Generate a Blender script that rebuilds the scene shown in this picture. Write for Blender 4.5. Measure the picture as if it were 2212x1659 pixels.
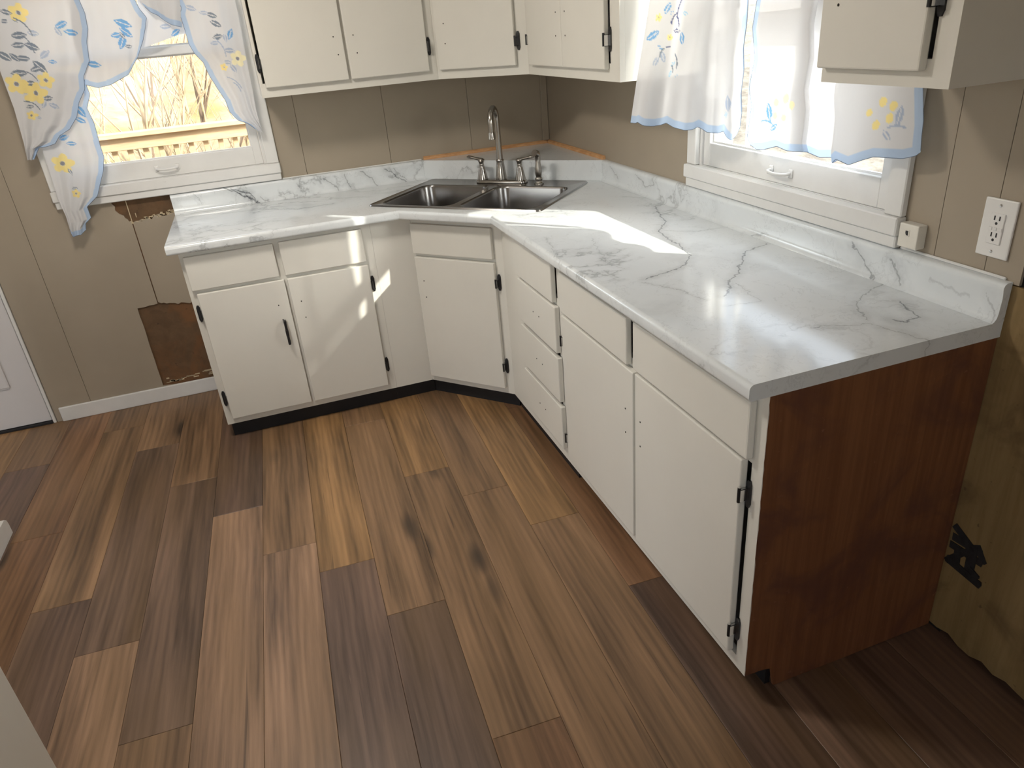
import bpy, bmesh, math, random
from mathutils import Matrix, Vector
from mathutils.geometry import tessellate_polygon

for o in list(bpy.data.objects):
    bpy.data.objects.remove(o, do_unlink=True)
scene = bpy.context.scene
COL = scene.collection
random.seed(7)
R = math.radians

# ------------------------------------------------------------------ camera
cam_d = bpy.data.cameras.new('camera')
cam = bpy.data.objects.new('camera', cam_d)
COL.objects.link(cam)
cam.location = (-1.4768, -3.7340, 1.5913)
cam.rotation_euler = (1.1052, 0.0794, -0.3387)
cam_d.sensor_fit = 'HORIZONTAL'
cam_d.sensor_width = 36.0
cam_d.lens = 36.0 * 1554.73 / 2212.0
cam_d.clip_start = 0.05
cam_d.clip_end = 300
scene.camera = cam

# ------------------------------------------------------------------ world, sun, exposure
SUN_DIR = Vector((-1.0, 1.02, -0.84)).normalized()      # the way the light travels
world = bpy.data.worlds.new('world')
scene.world = world
world.use_nodes = True
wn = world.node_tree.nodes
wl = world.node_tree.links
wn.clear()
sky = wn.new('ShaderNodeTexSky')
sky.sky_type = 'NISHITA'
sky.sun_disc = False
sky.sun_elevation = math.asin(-SUN_DIR.z)
sky.sun_rotation = math.atan2(-SUN_DIR.x, -SUN_DIR.y)
sky.air_density = 1.0
sky.dust_density = 1.5
bg = wn.new('ShaderNodeBackground')
bg.inputs['Strength'].default_value = 0.68
wo = wn.new('ShaderNodeOutputWorld')
bwn = wn.new('ShaderNodeRGBToBW')                       # thin winter haze takes most of the blue out of the sky
wl.new(sky.outputs[0], bwn.inputs[0])
haze = wn.new('ShaderNodeMix')
haze.data_type = 'RGBA'
haze.inputs[0].default_value = 0.72
tint = wn.new('ShaderNodeVectorMath')
tint.operation = 'SCALE'
tint.inputs[0].default_value = (1.03, 1.0, 0.955)
wl.new(bwn.outputs[0], tint.inputs['Scale'])
wl.new(sky.outputs[0], haze.inputs[6])
wl.new(tint.outputs[0], haze.inputs[7])
wl.new(haze.outputs[2], bg.inputs[0])
wl.new(bg.outputs[0], wo.inputs[0])

sun_d = bpy.data.lights.new('sun', 'SUN')
sun_d.energy = 3.4
sun_d.angle = R(0.6)
sun_d.color = (1.0, 0.93, 0.82)
sun = bpy.data.objects.new('sun', sun_d)
COL.objects.link(sun)
sun.rotation_euler = SUN_DIR.to_track_quat('-Z', 'Y').to_euler()
sun.location = (6, -6, 6)

vs = scene.view_settings
vs.view_transform = 'Standard'
vs.look = 'None'
vs.gamma = 1.0
vs.use_curve_mapping = False
vs.exposure = 1.15

def portal(loc, rot, sx, sy):
    d = bpy.data.lights.new('opening_portal', 'AREA')
    d.shape = 'RECTANGLE'
    d.size, d.size_y = sx, sy
    d.cycles.is_portal = True
    o = bpy.data.objects.new('opening_portal', d)
    COL.objects.link(o)
    o.location = loc
    o.rotation_euler = rot
    return o
portal((-1.88, 0.14, 1.58), (R(-90), 0, 0), 0.9, 1.04)            # kitchen window, back wall
portal((0.14, -1.88, 1.58), (R(90), 0, R(90)), 0.9, 1.04)         # kitchen window, right wall
portal((-4.34, -1.85, 1.2), (R(90), 0, R(-90)), 0.7, 2.2)         # far-left wall opening, added for fill daylight
portal((-2.9, -5.64, 1.55), (R(90), 0, 0), 1.5, 1.2)              # opening behind the viewer, added for fill daylight

# ------------------------------------------------------------------ materials
def new_mat(name):
    m = bpy.data.materials.new(name)
    m.use_nodes = True
    nt = m.node_tree
    nt.nodes.clear()
    out = nt.nodes.new('ShaderNodeOutputMaterial')
    return m, nt, out

class N:
    """small node helper"""
    def __init__(s, nt): s.nt = nt
    def n(s, t, **k):
        x = s.nt.nodes.new(t)
        for a, b in k.items(): setattr(x, a, b)
        return x
    def l(s, a, b): s.nt.links.new(a, b)
    def math(s, op, a, b=None, c=None, clamp=False):
        x = s.n('ShaderNodeMath', operation=op, use_clamp=clamp)
        for i, v in enumerate((a, b, c)):
            if v is None: continue
            if isinstance(v, (int, float)): x.inputs[i].default_value = v
            else: s.l(v, x.inputs[i])
        return x.outputs[0]
    def mix(s, f, a, b, bt='MIX'):
        x = s.n('ShaderNodeMix', data_type='RGBA', blend_type=bt)
        for i, v in ((0, f), (6, a), (7, b)):
            if isinstance(v, (int, float)): x.inputs[i].default_value = v
            elif isinstance(v, tuple): x.inputs[i].default_value = (*v, 1) if len(v) == 3 else v
            else: s.l(v, x.inputs[i])
        return x.outputs[2]
    def ramp(s, f, a, b, lo=0.0, hi=1.0, smooth=True):
        x = s.n('ShaderNodeMapRange', interpolation_type='SMOOTHSTEP' if smooth else 'LINEAR')
        s.l(f, x.inputs[0])
        for i, v in enumerate((a, b, lo, hi)): x.inputs[i + 1].default_value = v
        return x.outputs[0]
    def noise(s, vec, scale, detail=3.0, rough=0.5, dist=0.0):
        x = s.n('ShaderNodeTexNoise')
        x.inputs['Scale'].default_value = scale
        x.inputs['Detail'].default_value = detail
        x.inputs['Roughness'].default_value = rough
        x.inputs['Distortion'].default_value = dist
        if vec is not None: s.l(vec, x.inputs['Vector'])
        return x.outputs['Fac'], x.outputs['Color']
    def mapping(s, vec, scale=(1, 1, 1), loc=(0, 0, 0), rot=(0, 0, 0)):
        x = s.n('ShaderNodeMapping')
        x.inputs['Scale'].default_value = scale
        x.inputs['Location'].default_value = loc
        x.inputs['Rotation'].default_value = rot
        s.l(vec, x.inputs['Vector'])
        return x.outputs[0]
    def obj(s): return s.n('ShaderNodeTexCoord').outputs['Object']
    def pos(s): return s.n('ShaderNodeNewGeometry').outputs['Position']
    def bump(s, h, strength=0.2, dist=0.002):
        x = s.n('ShaderNodeBump')
        x.inputs['Strength'].default_value = strength
        x.inputs['Distance'].default_value = dist
        s.l(h, x.inputs['Height'])
        return x.outputs[0]
    def principled(s, out, color=None, rough=0.5, metallic=0.0, spec=0.5, normal=None, coat=0.0):
        x = s.n('ShaderNodeBsdfPrincipled')
        if isinstance(color, tuple): x.inputs['Base Color'].default_value = (*color, 1)
        elif color is not None: s.l(color, x.inputs['Base Color'])
        if isinstance(rough, (int, float)): x.inputs['Roughness'].default_value = rough
        else: s.l(rough, x.inputs['Roughness'])
        x.inputs['Metallic'].default_value = metallic
        x.inputs['Specular IOR Level'].default_value = spec
        x.inputs['Coat Weight'].default_value = coat
        if normal is not None: s.l(normal, x.inputs['Normal'])
        s.l(x.outputs[0], out.inputs[0])
        return x

def paint(name, col, rough=0.45, var=0.06, scale=6.0, dirt=None, bump=0.08, spec=0.4):
    m, nt, out = new_mat(name)
    h = N(nt)
    p = h.pos()
    f, _ = h.noise(p, scale, 4, 0.6)
    k = h.ramp(f, 0.25, 0.75, 1 - var, 1 + var, False)
    c = h.n('ShaderNodeVectorMath', operation='SCALE')
    c.inputs[0].default_value = col
    h.l(k, c.inputs['Scale'])
    cc = c.outputs[0]
    if dirt:
        g, _ = h.noise(p, 23.0, 6, 0.7, 0.6)
        cc = h.mix(h.ramp(g, 0.66, 0.78, 0, 0.55), cc, dirt)
    b, _ = h.noise(p, 90.0, 3, 0.6)
    h.principled(out, cc, rough, normal=h.bump(b, bump, 0.001), spec=spec)
    return m

def plain(name, col, rough=0.5, metallic=0.0, spec=0.5):
    m, nt, out = new_mat(name)
    N(nt).principled(out, col, rough, metallic, spec)
    return m

MAT = {}
MAT['white'] = paint('cabinet_paint', (0.73, 0.715, 0.66), 0.42, 0.03, 3.0)
MAT['trim'] = paint('trim_paint', (0.72, 0.715, 0.70), 0.45, 0.05, 7.0, (0.45, 0.42, 0.38))
MAT['door_white'] = paint('door_paint', (0.62, 0.60, 0.60), 0.5, 0.04, 2.0)
MAT['wall'] = paint('taupe_wall_paint', (0.355, 0.300, 0.232), 0.5, 0.07, 1.8)
MAT['ceiling'] = paint('ceiling_paint', (0.75, 0.74, 0.72), 0.8)
MAT['outer'] = paint('far_room_paint', (0.55, 0.52, 0.47), 0.7)
MAT['black'] = plain('black_hardware', (0.012, 0.012, 0.014), 0.35)
MAT['toe'] = paint('black_toe_board', (0.012, 0.012, 0.014), 0.5, 0.2, 20)
MAT['cavity'] = plain('dark_cavity', (0.006, 0.005, 0.005), 0.9)
MAT['hole'] = plain('screw_hole_dark', (0.03, 0.025, 0.02), 0.9)
MAT['plate'] = paint('outlet_plastic', (0.78, 0.77, 0.75), 0.3, 0.01)
MAT['jack'] = paint('jack_plastic', (0.72, 0.69, 0.62), 0.4, 0.04, 30)
MAT['slot'] = plain('slot_dark', (0.03, 0.03, 0.032), 0.7)
MAT['tape'] = paint('black_tape', (0.022, 0.022, 0.024), 0.55, 0.5, 40)
MAT['rod'] = plain('rod_white', (0.6, 0.6, 0.6), 0.4)

def metal(name, col, rough, aniso_scale=(1, 1, 1), bump=0.015):
    m, nt, out = new_mat(name)
    h = N(nt)
    v = h.mapping(h.obj(), aniso_scale)
    f, _ = h.noise(v, 60.0, 3, 0.6)
    r = h.ramp(f, 0.3, 0.7, rough * 0.96, rough * 1.05, False)
    h.principled(out, col, r, 1.0, normal=h.bump(f, bump, 0.0005))
    return m
MAT['steel'] = metal('brushed_steel', (0.30, 0.29, 0.28), 0.24, (1, 14, 14))
MAT['nickel'] = metal('brushed_nickel', (0.40, 0.375, 0.345), 0.22, (20, 20, 1))
MAT['chrome'] = metal('chrome', (0.7, 0.7, 0.7), 0.15)

def wood(name, c1, c2, grain=(60, 60, 3), rough=0.55, blotch=None, speck=None, bump=0.15):
    m, nt, out = new_mat(name)
    h = N(nt)
    p = h.pos()
    f, _ = h.noise(h.mapping(p, grain), 1.0, 5, 0.65, 0.4)
    col = h.mix(h.ramp(f, 0.3, 0.72), c1, c2)
    if blotch:
        g, _ = h.noise(p, 4.5, 4, 0.6, 0.8)
        col = h.mix(h.ramp(g, 0.45, 0.68, 0, 0.75), col, blotch)
    if speck:
        g, _ = h.noise(p, 55.0, 2, 0.5)
        col = h.mix(h.ramp(g, 0.68, 0.76, 0, 0.6), col, speck)
    h.principled(out, col, rough, normal=h.bump(f, bump, 0.001), spec=0.35)
    return m
MAT['end_panel'] = wood('reddish_brown_plywood', (0.165, 0.064, 0.028), (0.225, 0.095, 0.042), (60, 60, 2.0), 0.5, (0.105, 0.043, 0.032), (0.25, 0.12, 0.07))
MAT['ply'] = wood('bare_wall_board', (0.225, 0.152, 0.066), (0.30, 0.208, 0.095), (30, 30, 3), 0.75, (0.145, 0.092, 0.042), (0.10, 0.065, 0.035))
MAT['torn'] = wood('torn_board_brown', (0.105, 0.062, 0.032), (0.15, 0.09, 0.048), (14, 14, 14), 0.85, (0.19, 0.085, 0.032), (0.05, 0.032, 0.02))
MAT['raw_trim'] = wood('raw_pine_trim', (0.52, 0.27, 0.12), (0.68, 0.40, 0.20), (18, 18, 60), 0.5)
MAT['deck'] = wood('weathered_deck_wood', (0.35, 0.25, 0.145), (0.45, 0.34, 0.215), (6, 60, 60), 0.8)
MAT['tear_edge'] = plain('torn_fibre_edge', (0.55, 0.45, 0.30), 0.9)

# glass: mostly clear with a thin reflection
def glass_mat():
    m, nt, out = new_mat('window_glass')
    h = N(nt)
    t = h.n('ShaderNodeBsdfTransparent')
    t.inputs[0].default_value = (0.95, 0.97, 0.97, 1)
    g = h.n('ShaderNodeBsdfGlossy')
    g.inputs['Roughness'].default_value = 0.03
    lw = h.n('ShaderNodeLayerWeight')
    lw.inputs[0].default_value = 0.5
    fac = h.math('ADD', h.math('MULTIPLY', h.math('POWER', lw.outputs['Facing'], 5.0), 0.6), 0.03)
    mx = h.n('ShaderNodeMixShader')
    h.l(fac, mx.inputs[0]); h.l(t.outputs[0], mx.inputs[1]); h.l(g.outputs[0], mx.inputs[2])
    h.l(mx.outputs[0], out.inputs[0])
    return m
MAT['glass'] = glass_mat()

# curtain: white voile with the print held in a colour attribute
def cloth_mat():
    m, nt, out = new_mat('printed_voile')
    h = N(nt)
    a = h.n('ShaderNodeAttribute', attribute_name='print')
    d = h.n('ShaderNodeBsdfDiffuse')
    t = h.n('ShaderNodeBsdfTranslucent')
    tr = h.n('ShaderNodeBsdfTransparent')
    h.l(a.outputs['Color'], d.inputs[0]); h.l(a.outputs['Color'], t.inputs[0]); h.l(a.outputs['Color'], tr.inputs[0])
    w, _ = h.noise(h.pos(), 900.0, 1, 0.5)
    bm_ = h.bump(w, 0.15, 0.0005)
    h.l(bm_, d.inputs['Normal'])
    m1 = h.n('ShaderNodeMixShader'); m1.inputs[0].default_value = 0.21
    h.l(d.outputs[0], m1.inputs[1]); h.l(t.outputs[0], m1.inputs[2])
    m2 = h.n('ShaderNodeMixShader'); m2.inputs[0].default_value = 0.07
    h.l(m1.outputs[0], m2.inputs[1]); h.l(tr.outputs[0], m2.inputs[2])
    h.l(m2.outputs[0], out.inputs[0])
    return m
MAT['cloth'] = cloth_mat()
MAT['thread'] = plain('edge_thread', (0.12, 0.16, 0.24), 0.8)

# laminate: white marble print with grey veins
VEINS = []      # (x0,y0,x1,y1,width,strength) on the worktop, filled below
def marble_mat(veins, name):
    m, nt, out = new_mat(name)
    h = N(nt)
    p = h.pos()
    _, wc = h.noise(p, 5.0, 5, 0.62)
    _, wc2 = h.noise(p, 34.0, 3, 0.6)
    def warp(v, col, k):
        s = h.n('ShaderNodeVectorMath', operation='SUBTRACT'); h.l(col, s.inputs[0]); s.inputs[1].default_value = (0.5, 0.5, 0.5)
        q = h.n('ShaderNodeVectorMath', operation='SCALE'); h.l(s.outputs[0], q.inputs[0]); q.inputs['Scale'].default_value = k
        a = h.n('ShaderNodeVectorMath', operation='ADD'); h.l(v, a.inputs[0]); h.l(q.outputs[0], a.inputs[1])
        return a.outputs[0]
    big = warp(warp(p, wc, 0.22), wc2, 0.008)
    tight = warp(warp(p, wc, 0.045), wc2, 0.035)
    # flowing veins: ridges of a warped noise, only where a second noise allows them
    n1, _ = h.noise(h.mapping(big, (1.0, 1.5, 1.2), rot=(0.3, 0.2, 0.6)), 3.2, 4, 0.55)
    r1 = h.math('ABSOLUTE', h.math('SUBTRACT', n1, 0.5))
    msk, _ = h.noise(p, 2.6, 2, 0.5)
    mk = h.ramp(msk, 0.45, 0.62, 0.0, 1.0)
    v1 = h.math('MULTIPLY', h.ramp(r1, 0.0, 0.016, 1.0, 0.0), mk)
    v1s = h.math('MULTIPLY', h.ramp(r1, 0.0, 0.06, 1.0, 0.0), mk)
    n2, _ = h.noise(h.mapping(big, (1.6, 1.0, 1.0), (3.1, 1.7, 0.4)), 6.0, 4, 0.6)
    r2 = h.math('ABSOLUTE', h.math('SUBTRACT', n2, 0.5))
    v2 = h.math('MULTIPLY', h.ramp(r2, 0.0, 0.012, 0.55, 0.0), h.math('SUBTRACT', 1.0, mk))
    soft, _ = h.noise(big, 3.4, 4, 0.6)
    total = h.math('ADD', h.math('MULTIPLY', v1, 0.28), h.math('MULTIPLY', v1s, 0.14))
    total = h.math('ADD', total, h.math('MULTIPLY', v2, 0.22))
    total = h.math('ADD', total, h.ramp(soft, 0.52, 0.75, 0.0, 0.15))
    sx = h.n('ShaderNodeSeparateXYZ'); h.l(p, sx.inputs[0])
    planes = {}
    for key, mul, msk in (('T', (1, 1, 0), h.math('LESS_THAN', sx.outputs[2], 0.918)), ('B', (1, 0, 1), h.math('GREATER_THAN', sx.outputs[1], -0.036)),
                          ('R', (0, 1, 1), h.math('GREATER_THAN', sx.outputs[0], -0.036))):
        fl = h.n('ShaderNodeVectorMath', operation='MULTIPLY'); h.l(tight, fl.inputs[0]); fl.inputs[1].default_value = mul
        if key != 'T': msk = h.math('MULTIPLY', msk, h.math('GREATER_THAN', sx.outputs[2], 0.9145))
        planes[key] = (fl.outputs[0], Vector(mul), msk, [])
    for (key, x0, y0, z0, x1, y1, z1, w, st) in veins:
        flat, mul, msk, acc = planes[key]
        a = Vector((x0, y0, z0)) * mul; b = Vector((x1, y1, z1)) * mul; d = b - a
        s = h.n('ShaderNodeVectorMath', operation='SUBTRACT'); h.l(flat, s.inputs[0]); s.inputs[1].default_value = a
        t = h.n('ShaderNodeVectorMath', operation='DOT_PRODUCT'); h.l(s.outputs[0], t.inputs[0]); t.inputs[1].default_value = d / d.length_squared
        tc = h.math('MULTIPLY', t.outputs['Value'], 1.0, clamp=True)
        q = h.n('ShaderNodeVectorMath', operation='SCALE'); q.inputs[0].default_value = d; h.l(tc, q.inputs['Scale'])
        e = h.n('ShaderNodeVectorMath', operation='DISTANCE'); h.l(s.outputs[0], e.inputs[0]); h.l(q.outputs[0], e.inputs[1])
        v = h.math('ADD', h.ramp(e.outputs['Value'], 0.0, w, st * 0.8, 0.0), h.ramp(e.outputs['Value'], 0.0, w * 8, st * 0.22, 0.0))
        acc[:] = [v if not acc else h.math('MAXIMUM', acc[0], v)]
    for key, (flat, mul, msk, acc) in planes.items():
        if acc: total = h.math('ADD', total, h.math('MULTIPLY', acc[0], msk))
    total = h.math('MULTIPLY', total, 1.0, clamp=True)
    col = h.mix(total, (0.735, 0.77, 0.79), (0.115, 0.125, 0.14))
    h.principled(out, col, 0.13, spec=0.6)
    return m
VEINS = [('T', -0.073, -1.261, 0.914, -0.157, -1.484, 0.914, 0.004, 0.75), ('T', -0.157, -1.484, 0.914, -0.242, -1.588, 0.914, 0.004, 0.75), ('T', -0.242, -1.588, 0.914, -0.274, -1.755, 0.914, 0.004, 0.75), ('T', -0.274, -1.755, 0.914, -0.301, -1.88, 0.914, 0.004, 0.75), ('T', -0.301, -1.88, 0.914, -0.369, -1.96, 0.914, 0.004, 0.75), ('T', -0.369, -1.96, 0.914, -0.424, -1.975, 0.914, 0.004, 0.75), ('T', -0.424, -1.975, 0.914, -0.519, -1.997, 0.914, 0.004, 0.75), ('T', -0.046, -1.903, 0.914, -0.146, -1.941, 0.914, 0.0045, 0.7), ('T', -0.146, -1.941, 0.914, -0.256, -2.061, 0.914, 0.0045, 0.7), ('T', -0.256, -2.061, 0.914, -0.327, -2.125, 0.914, 0.0045, 0.7), ('T', -0.327, -2.125, 0.914, -0.416, -2.229, 0.914, 0.0045, 0.7), ('T', -0.594, -1.418, 0.914, -0.641, -1.605, 0.914, 0.003, 0.3), ('T', -0.641, -1.605, 0.914, -0.657, -1.719, 0.914, 0.003, 0.3), ('T', -0.473, -1.527, 0.914, -0.546, -1.826, 0.914, 0.003, 0.26), ('T', -0.546, -1.826, 0.914, -0.523, -1.884, 0.914, 0.003, 0.26), ('T', -0.031, -2.356, 0.914, -0.134, -2.404, 0.914, 0.0035, 0.5), ('T', -0.134, -2.404, 0.914, -0.195, -2.45, 0.914, 0.0035, 0.5), ('T', -0.195, -2.45, 0.914, -0.239, -2.527, 0.914, 0.0035, 0.5), ('T', -0.087, -2.48, 0.914, -0.127, -2.567, 0.914, 0.0045, 0.75), ('T', -0.127, -2.567, 0.914, -0.171, -2.58, 0.914, 0.0045, 0.75), ('T', -0.171, -2.58, 0.914, -0.182, -2.555, 0.914, 0.0045, 0.75), ('T', -0.361, -2.501, 0.914, -0.248, -2.548, 0.914, 0.003, 0.4), ('T', -0.248, -2.548, 0.914, -0.206, -2.686, 0.914, 0.003, 0.4), ('T', -0.541, -2.011, 0.914, -0.505, -2.088, 0.914, 0.0025, 0.4), ('T', -0.505, -2.088, 0.914, -0.476, -2.224, 0.914, 0.0025, 0.4), ('T', 0.005, -1.176, 0.914, -0.098, -1.038, 0.914, 0.003, 0.4), ('T', -0.33, -2.155, 0.914, -0.364, -2.301, 0.914, 0.0025, 0.35), ('T', -0.364, -2.301, 0.914, -0.459, -2.281, 0.914, 0.0025, 0.35), ('T', -0.049, -1.672, 0.914, -0.148, -1.657, 0.914, 0.0025, 0.35), ('T', -0.148, -1.657, 0.914, -0.229, -1.583, 0.914, 0.0025, 0.35), ('T', -1.689, -0.159, 0.914, -1.525, -0.178, 0.914, 0.004, 0.5), ('T', -1.525, -0.178, 0.914, -1.366, -0.304, 0.914, 0.004, 0.5), ('T', -1.366, -0.304, 0.914, -1.199, -0.303, 0.914, 0.004, 0.5), ('T', -1.826, -0.598, 0.914, -1.684, -0.575, 0.914, 0.003, 0.4), ('T', -1.684, -0.575, 0.914, -1.496, -0.489, 0.914, 0.003, 0.4), ('T', -1.226, -0.163, 0.914, -1.022, -0.271, 0.914, 0.003, 0.4), ('B', -1.702, -0.022, 1.019, -1.619, -0.022, 0.99, 0.006, 0.75), ('B', -1.619, -0.022, 0.99, -1.575, -0.022, 0.953, 0.006, 0.75), ('B', -1.575, -0.022, 0.953, -1.519, -0.022, 0.917, 0.006, 0.75), ('B', -1.626, -0.022, 1.004, -1.552, -0.022, 0.963, 0.005, 0.7), ('B', -1.552, -0.022, 0.963, -1.534, -0.022, 0.93, 0.005, 0.7), ('B', -1.514, -0.022, 0.942, -1.468, -0.022, 0.902, 0.004, 0.5), ('B', -1.205, -0.022, 0.989, -1.168, -0.022, 0.959, 0.004, 0.6), ('B', -1.168, -0.022, 0.959, -1.137, -0.022, 0.921, 0.004, 0.6), ('B', -1.102, -0.022, 0.988, -1.079, -0.022, 0.926, 0.004, 0.55), ('B', -1.018, -0.022, 0.995, -0.974, -0.022, 0.957, 0.004, 0.6), ('B', -0.974, -0.022, 0.957, -0.945, -0.022, 0.917, 0.004, 0.6), ('B', -0.893, -0.022, 0.991, -0.838, -0.022, 0.952, 0.005, 0.65), ('B', -0.838, -0.022, 0.952, -0.781, -0.022, 0.9, 0.005, 0.65), ('B', -0.851, -0.022, 0.99, -0.79, -0.022, 0.923, 0.003, 0.5), ('B', -1.329, -0.022, 0.989, -1.308, -0.022, 0.934, 0.003, 0.35), ('B', -1.794, -0.022, 0.994, -1.775, -0.022, 0.948, 0.003, 0.35), ('R', -0.022, -0.771, 0.988, -0.022, -0.846, 0.949, 0.004, 0.5), ('R', -0.022, -1.015, 0.988, -0.022, -1.082, 0.957, 0.005, 0.4), ('R', -0.022, -1.082, 0.957, -0.022, -1.157, 0.973, 0.005, 0.4), ('R', -0.022, -1.157, 0.973, -0.022, -1.149, 0.995, 0.005, 0.4), ('R', -0.022, -2.231, 0.986, -0.022, -2.269, 0.961, 0.004, 0.6), ('R', -0.022, -2.269, 0.961, -0.022, -2.327, 0.916, 0.004, 0.6), ('R', -0.022, -2.361, 0.972, -0.022, -2.393, 0.95, 0.004, 0.5), ('R', -0.022, -2.393, 0.95, -0.022, -2.405, 0.92, 0.004, 0.5), ('R', -0.022, -1.858, 0.923, -0.022, -1.741, 0.881, 0.004, 0.4), ('R', -0.022, -2.488, 0.965, -0.022, -2.593, 0.951, 0.006, 0.25), ('R', -0.022, -2.637, 0.965, -0.022, -2.671, 0.921, 0.004, 0.35)]
MAT['marble'] = marble_mat([v for v in VEINS if v[0] == 'T'], 'marble_laminate')
MAT['marble_b'] = marble_mat([v for v in VEINS if v[0] == 'B'], 'marble_laminate_back_upstand')
MAT['marble_r'] = marble_mat([v for v in VEINS if v[0] == 'R'], 'marble_laminate_right_upstand')

# floor planks: tone comes from each plank's own object colour
def plank_mat():
    m, nt, out = new_mat('oak_look_plank')
    h = N(nt)
    oi = h.n('ShaderNodeObjectInfo')
    o = h.obj()
    off = h.n('ShaderNodeVectorMath', operation='ADD')
    h.l(o, off.inputs[0])
    cmb = h.n('ShaderNodeCombineXYZ')
    h.l(h.math('MULTIPLY', oi.outputs['Random'], 37.0), cmb.inputs[0])
    h.l(h.math('MULTIPLY', oi.outputs['Random'], 91.0), cmb.inputs[1])
    h.l(cmb.outputs[0], off.inputs[1])
    v = off.outputs[0]
    # cathedral rings: a wave across the plank, bent by slow noise
    _, wc = h.noise(h.mapping(v, (3.0, 1.1, 1)), 1.0, 3, 0.5)
    s = h.n('ShaderNodeVectorMath', operation='SUBTRACT'); h.l(wc, s.inputs[0]); s.inputs[1].default_value = (0.5, 0.5, 0.5)
    q = h.n('ShaderNodeVectorMath', operation='SCALE'); h.l(s.outputs[0], q.inputs[0]); q.inputs['Scale'].default_value = 0.07
    a = h.n('ShaderNodeVectorMath', operation='ADD'); h.l(v, a.inputs[0]); h.l(q.outputs[0], a.inputs[1])
    w = h.n('ShaderNodeTexWave', wave_type='BANDS', bands_direction='X')
    w.inputs['Scale'].default_value = 14.0; w.inputs['Distortion'].default_value = 2.5
    w.inputs['Detail'].default_value = 3.0; w.inputs['Detail Scale'].default_value = 1.4
    h.l(h.mapping(a.outputs[0], (1, 0.10, 1)), w.inputs['Vector'])
    g1, _ = h.noise(h.mapping(v, (110, 5, 1)), 1.0, 4, 0.65)
    g2, _ = h.noise(h.mapping(v, (11, 0.9, 1)), 1.0, 3, 0.55, 0.3)
    g3, _ = h.noise(h.mapping(v, (38, 1.3, 1)), 1.0, 4, 0.6, 0.15)
    tone = h.math('ADD', h.ramp(g1, 0.25, 0.75, -0.16, 0.16, False), h.ramp(g2, 0.25, 0.75, -0.40, 0.40))
    tone = h.math('ADD', tone, h.ramp(w.outputs['Fac'], 0.0, 1.0, -0.10, 0.10, False))
    tone = h.math('ADD', tone, h.ramp(g3, 0.28, 0.72, -0.22, 0.22))
    tone = h.math('ADD', tone, 1.0)
    c = h.n('ShaderNodeVectorMath', operation='SCALE'); h.l(oi.outputs['Color'], c.inputs[0]); h.l(tone, c.inputs['Scale'])
    # warm / grey drift along the plank
    d1, _ = h.noise(h.mapping(v, (5, 0.9, 1), (9, 4, 0)), 1.0, 2, 0.5)
    col = h.mix(h.ramp(d1, 0.42, 0.7, 0, 0.35), c.outputs[0], (0.20, 0.118, 0.05))
    # knots
    vo = h.n('ShaderNodeTexVoronoi', feature='F1')
    vo.inputs['Scale'].default_value = 1.0
    h.l(h.mapping(a.outputs[0], (5.5, 1.7, 0.0)), vo.inputs['Vector'])
    kd = h.ramp(vo.outputs['Distance'], 0.04, 0.22, 0.85, 0.0)
    sc = h.n('ShaderNodeSeparateColor'); h.l(vo.outputs['Color'], sc.inputs[0])
    kd = h.math('MULTIPLY', kd, h.math('GREATER_THAN', sc.outputs[0], 0.50))
    col = h.mix(kd, col, (0.030, 0.022, 0.016))
    # dark hairline checks
    g4, _ = h.noise(h.mapping(v, (70, 1.4, 1), (2, 7, 0)), 1.0, 2, 0.5, 0.8)
    col = h.mix(h.ramp(g4, 0.68, 0.76, 0, 0.55), col, (0.045, 0.030, 0.020))
    # fine pale pores
    col = h.mix(h.ramp(g1, 0.66, 0.80, 0, 0.30), col, (0.36, 0.27, 0.19))
    rough = h.ramp(g2, 0.2, 0.8, 0.34, 0.46, False)
    h.principled(out, col, rough, spec=0.45, normal=h.bump(g1, 0.10, 0.0006))
    return m
MAT['plank'] = plank_mat()

def ground_mat():
    m, nt, out = new_mat('winter_hillside')
    h = N(nt)
    p = h.pos()
    f, _ = h.noise(p, 1.1, 6, 0.7)
    g, _ = h.noise(p, 0.35, 4, 0.6)
    k, _ = h.noise(p, 9.0, 5, 0.7)
    col = h.mix(h.ramp(f, 0.35, 0.65), (0.22, 0.15, 0.08), (0.34, 0.26, 0.175))
    col = h.mix(h.ramp(g, 0.54, 0.66, 0, 0.75), col, (0.135, 0.165, 0.045))
    sp = h.n('ShaderNodeSeparateXYZ'); h.l(p, sp.inputs[0])
    fine, _ = h.noise(p, 4.0, 6, 0.8)
    col = h.mix(h.ramp(sp.outputs[0], 1.0, 2.0), col, h.mix(h.ramp(fine, 0.35, 0.65), (0.13, 0.115, 0.095), (0.24, 0.215, 0.18)))
    col = h.mix(h.ramp(k, 0.55, 0.70, 0, 0.6), col, (0.10, 0.078, 0.06))
    h.principled(out, col, 0.9, spec=0.1)
    return m
MAT['ground'] = ground_mat()
MAT['twig'] = wood('bare_twigs', (0.30, 0.215, 0.125), (0.43, 0.33, 0.215), (20, 20, 4), 0.9)
MAT['twig2'] = wood('dark_twigs', (0.10, 0.07, 0.045), (0.17, 0.12, 0.08), (20, 20, 4), 0.9)

# ------------------------------------------------------------------ object helpers
WM = {}          # world matrix of every empty made here
def tag(o, label=None, cat=None, group=None, kind=None):
    if label: o['label'] = label
    if cat: o['category'] = cat
    if group: o['group'] = group
    if kind: o['kind'] = kind
    return o

def empty(name, loc=(0, 0, 0), rz=0.0):
    o = bpy.data.objects.new(name, None)
    o.empty_display_size = 0.1
    COL.objects.link(o)
    o.location = loc
    o.rotation_euler = (0, 0, rz)
    WM[o.name] = Matrix.Translation(loc) @ Matrix.Rotation(rz, 4, 'Z')
    return o

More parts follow.
